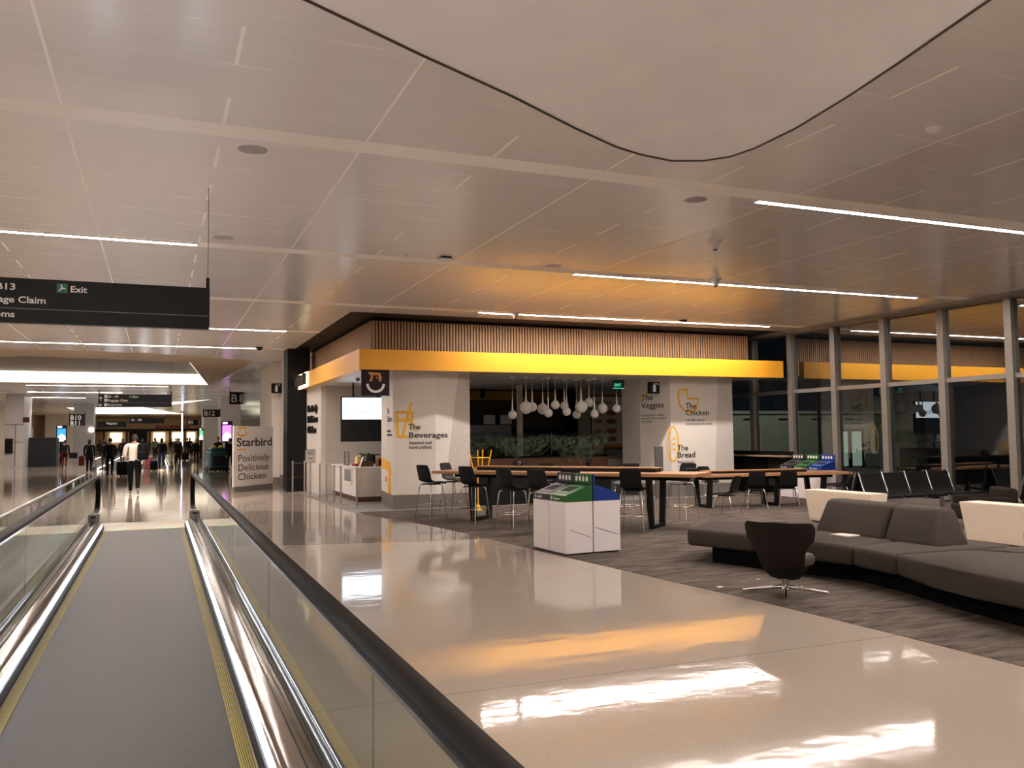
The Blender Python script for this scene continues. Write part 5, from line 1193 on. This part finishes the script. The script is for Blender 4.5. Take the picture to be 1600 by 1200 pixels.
def backpack(label, pos, rz, m, s=1., h=.46):
    t = thing('backpack', label, 'backpack', pos, rz)
    mb = MB().prism([(-.15*s, .03*s), (-.16*s, -.04*s), (-.10*s, -.15*s), (.10*s, -.15*s), (.16*s, -.04*s), (.15*s, .03*s)], 0, h*s, .06*s, 4, taper=-.08); mb.build('body', m, t, 60)
    MB().box(-.12*s, .12*s, -.165*s, -.11*s, .04*s, h*.55*s, .03*s, seg=3).build('pocket', m, t, 60)
    for sx in (-1, 1): MB().tube([(sx*.10*s, .02, h*.92*s), (sx*.115*s, .10, h*1.02*s), (sx*.12*s, .23, h*.86*s), (sx*.12*s, .24, h*.5*s), (sx*.11*s, .03, h*.12*s)], .018*s, 6).build('strap', m, t, 60)
    return t
def suitcase(label, pos, rz, m, w=.42, d=.26, h=.62, wheels=True, group=None):
    t = thing('suitcase', label, 'suitcase', pos, rz, group)
    MB().box(-w/2, w/2, -d/2, d/2, .06, h, .035, seg=3).build('body', m, t, 60)
    MB().tube([(-.09, d/2-.03, h-.02), (-.09, d/2-.03, h+.38), (.09, d/2-.03, h+.38), (.09, d/2-.03, h-.02)], .009, 6).build('handle', M_STEEL, t, 60)
    for sx in (-1, 1):
        for sy in (-1, 1): MB().lathe([(.03, -.015), (.03, .015)], (0, 0, 0), 12).build('wheel', M_LETW, t).matrix_local = Matrix.Translation((sx*(w/2-.05), sy*(d/2-.05), .031))@Matrix.Rotation(math.pi/2, 4, 'Y')
    return t
M_LUG = mat('black_luggage', (7, 7, 8), .7, var=.1, spec=.2); M_LUGP = mat('pink_luggage', (172, 84, 96), .45); M_LUGT = mat('teal_plastic', (16, 74, 84), .45, var=.1)
person('person in white long-sleeved top and black trousers walking away beyond the walkway end', (-.64, 28.6, 0), (.0, 1), 1.86, C_WHITE, C_BLACK, C_SHOE, step=.46, bend=.20, arms=(.85, .5), head_dip=.85, wide=1.26, hair_len=.06)
backpack('black backpack worn on the right shoulder of the person in white', (-.40, 28.50, 1.06), -.35, M_LUG, 1.0, .50)
person('person in dark jacket pulling a black suitcase, left of the person in white', (-1.98, 42.9, 0), (.05, 1), 1.74, C_NAVY, C_BLACK, step=.22, arms=(0, .25), wide=1.08)
suitcase('black wheeled suitcase just left of the person in white', (-1.48, 43.2, 0), .1, M_LUG, .46, .28, .66)
person('person in long black coat walking away, left of the suitcase puller', (-3.25, 49.4, 0), (.05, 1), 1.70, C_BLACK, C_BLACK, step=.3, coat=.32, hair_len=.12, wide=1.15)
person('person in black close behind the long black coat, partly hidden', (-2.62, 50.8, 0), (.1, 1), 1.66, C_BLACK, C_GREY, step=.26, hair_len=.1, wide=1.05)
tag(MB().box(-.12, .12, -.25, .25, 0, .5, .04).build('shopping_bag', C_RED, loc=(-3.62, 49.6, .35)), 'dark red bag held beside the long black coat', 'bag')
person('person in dark jacket with bare-looking lower legs standing at left before the blue screen', (-5.25, 59.0, 0), (.1, 1), 1.66, C_NAVY, C_RED, step=.16, wide=1.25, coat=.12)
tag(MB().box(-.22, .22, -.14, .14, 0, .36, .05).build('duffel_bag', M_LUG, loc=(-4.75, 58.9, .55)), 'dark bag at the side of the person before the blue screen', 'bag')
person('person in blue jeans and dark top walking away, right of the person in white', (.22, 49.5, 0), (0, 1), 1.72, C_BLACK, C_JEAN, C_WHITESHOE, step=.14, wide=1.1, hair_len=.08)
suitcase('pink wheeled suitcase left of the person in blue jeans', (-.42, 50.2, 0), 0, M_LUGP, .40, .26, .72)
suitcase('dark suitcase beside the person in blue jeans, in front of the pink one', (-.16, 49.3, 0), .2, M_LUG, .36, .24, .52)
person('person in dark clothes behind the teal cleaning machine, only head and shoulders visible', (3.02, 48.6, 0), (-.3, -1), 1.76, C_BLACK, C_BLACK, step=.05)
person('person in black standing between the teal cleaning machine and the white board', (3.42, 45.6, 0), (-.2, 1), 1.68, C_BLACK, C_NAVY, step=.25, wide=1.1)
person('person in dark jacket and light trousers standing far away below the B12 sign', (4.72, 92, 0), (-.1, -1), 1.70, C_NAVY, C_TAN, step=.1, wide=1.1)
person('person in orange top seated far away right of the glowing upright tube', (4.55, 116, 0), (-.4, -1), 1.75, C_ORANGE, C_BLACK, seated=True, step=0)
tag(MB().box(-1.1, 1.1, -.3, .3, .32, .45, .04).box(-1.1, 1.1, .22, .34, .45, .95, .04).box(-.9, -.8, -.2, .2, 0, .32).box(.8, .9, -.2, .2, 0, .32).build('far_bench', C_BLACK, loc=(3.95, 88, .001)), 'dark low bench in the far distance left of the person below the B12 sign', 'bench')
crowd = [(2.35, 60, C_BLACK, C_BLACK, 'nearest far person in black left of the glowing upright tube'), (-4.3, 84, C_BLACK, C_NAVY, 'far person in dark clothes left of the walkway lane'), (1.75, 80, C_BLACK, C_BLACK, 'far person in all black deep in the crowd'), (-2.1, 62, C_BLACK, C_NAVY, 'far person in black directly left of the suitcase puller'), (-.2, 76, C_GREEN, C_BLACK, 'far person in a green top, mostly behind the person in white'), (-3.9, 70, C_BLACK, C_BLACK, 'far person in black between the long coat and the blue screen'), (1.2, 57, C_BLACK, C_BLACK, 'far person in black right of the blue jeans'), (1.35, 66, C_GREY, C_BLACK, 'far person in grey among the crowd right of the blue jeans'), (2.2, 73, C_BLACK, C_NAVY, 'farther person in black left of the glowing upright tube'), (2.75, 84, C_NAVY, C_BLACK, 'far person in navy below the glowing upright tube'), (-.15, 84, C_TAN, C_BLACK, 'far person in tan top in the middle of the crowd'), (1.25, 90, C_BLACK, C_GREY, 'far person in black top and grey trousers before the bar'), (1.8, 98, C_RED, C_BLACK, 'far person in maroon before the bar'), (-2.1, 86, C_GREY, C_BLACK, 'far person in grey left of the crowd'), (-1.5, 100, C_BLACK, C_BLACK, 'far person in black before the dark bar opening')]
for i, (x, y, a, b, lb) in enumerate(crowd): person(lb, (x, y, 0), ((-1)**i*.2, 1 if i % 3 else -1), 1.64+.03*(i % 5), a, b, step=.12+.05*(i % 4), wide=1.0+.04*(i % 4), hair_len=.1*(i % 2), group='distant people before the bar')
suitcase('dark suitcase standing below the B9 sign', (2.0, 70.5, 0), 0, M_LUG, .5, .3, .62)
suitcase('grey suitcase by the person below the B12 sign', (3.9, 91.5, 0), .3, C_GREY, .6, .4, .75)
tag(MB().box(-.5, .5, -.3, .3, 0, .55, .08).build('luggage_pile', M_LUG, loc=(4.55, 90.5, 0)), 'dark low luggage right of the person below the B12 sign', 'luggage')
# cleaning machine
t = thing('cleaning_machine', 'teal floor cleaning machine with yellow top left of the white board', 'cleaning machine', (2.82, 46.6, 0), .15)
MB().box(-.42, .42, -.7, .7, .16, 1.02, .08, seg=3).build('body', M_LUGT, t, 60); MB().box(-.36, .36, -.55, .45, 1.02, 1.22, .08, seg=3).build('tank', M_LUGT, t, 60)
MB().box(-.5, .5, -.78, .72, .05, .16, .03).build('brush_deck', M_BLACK, t)
for sx in (-1, 1): MB().ball((sx*.18, -.2, 1.24), .12, (1, 1, .8)).build('yellow_cap', M_YELM, t, 60)
for sx in (-1, 1): MB().tube([(sx*.40-.04, .3, .10), (sx*.40+.04, .3, .10)], .10, 14).build('wheel', M_BLACK, t, 60)
MB().tube([(-.3, .6, .9), (-.3, .85, 1.15), (.3, .85, 1.15), (.3, .6, .9)], .02, 8).build('handle_bar', M_BLACK, t, 60)
MB().box(-.3, .3, -.72, -.70, .3, .8).build('front_panel', M_BLACK, t)
# dark enclosure at left
a = fl(44.5, 725); b = fl(88.5, 724)
t = thing('ribbed_enclosure', 'dark ribbed box enclosure on the floor at left, below the blue screen', 'enclosure', (a.x, 62.3, 0)); w = aty(88, 700, 62.3).x-aty(45, 700, 62.3).x; t.location.x = aty(45, 700, 62.3).x
mb = MB().box(0, w, 0, 1.6, 0, 1.85, .01)
k = 0
while k*.14 < w-.1: mb.box(k*.14+.05, k*.14+.10, -.025, 0, .03, 1.82); k += 1
mb.build('body', mat('enclosure_navy', (26, 28, 36), .5, var=.1), t)
a = aty(50.5, 677, 66.0)
tag(MB().box(-.03, .03, -.03, .03, 0, a.z+.3).build('slim_post', M_STEEL, loc=(a.x, 66.0, 0)), 'slim grey post rising behind the ribbed enclosure', 'post')
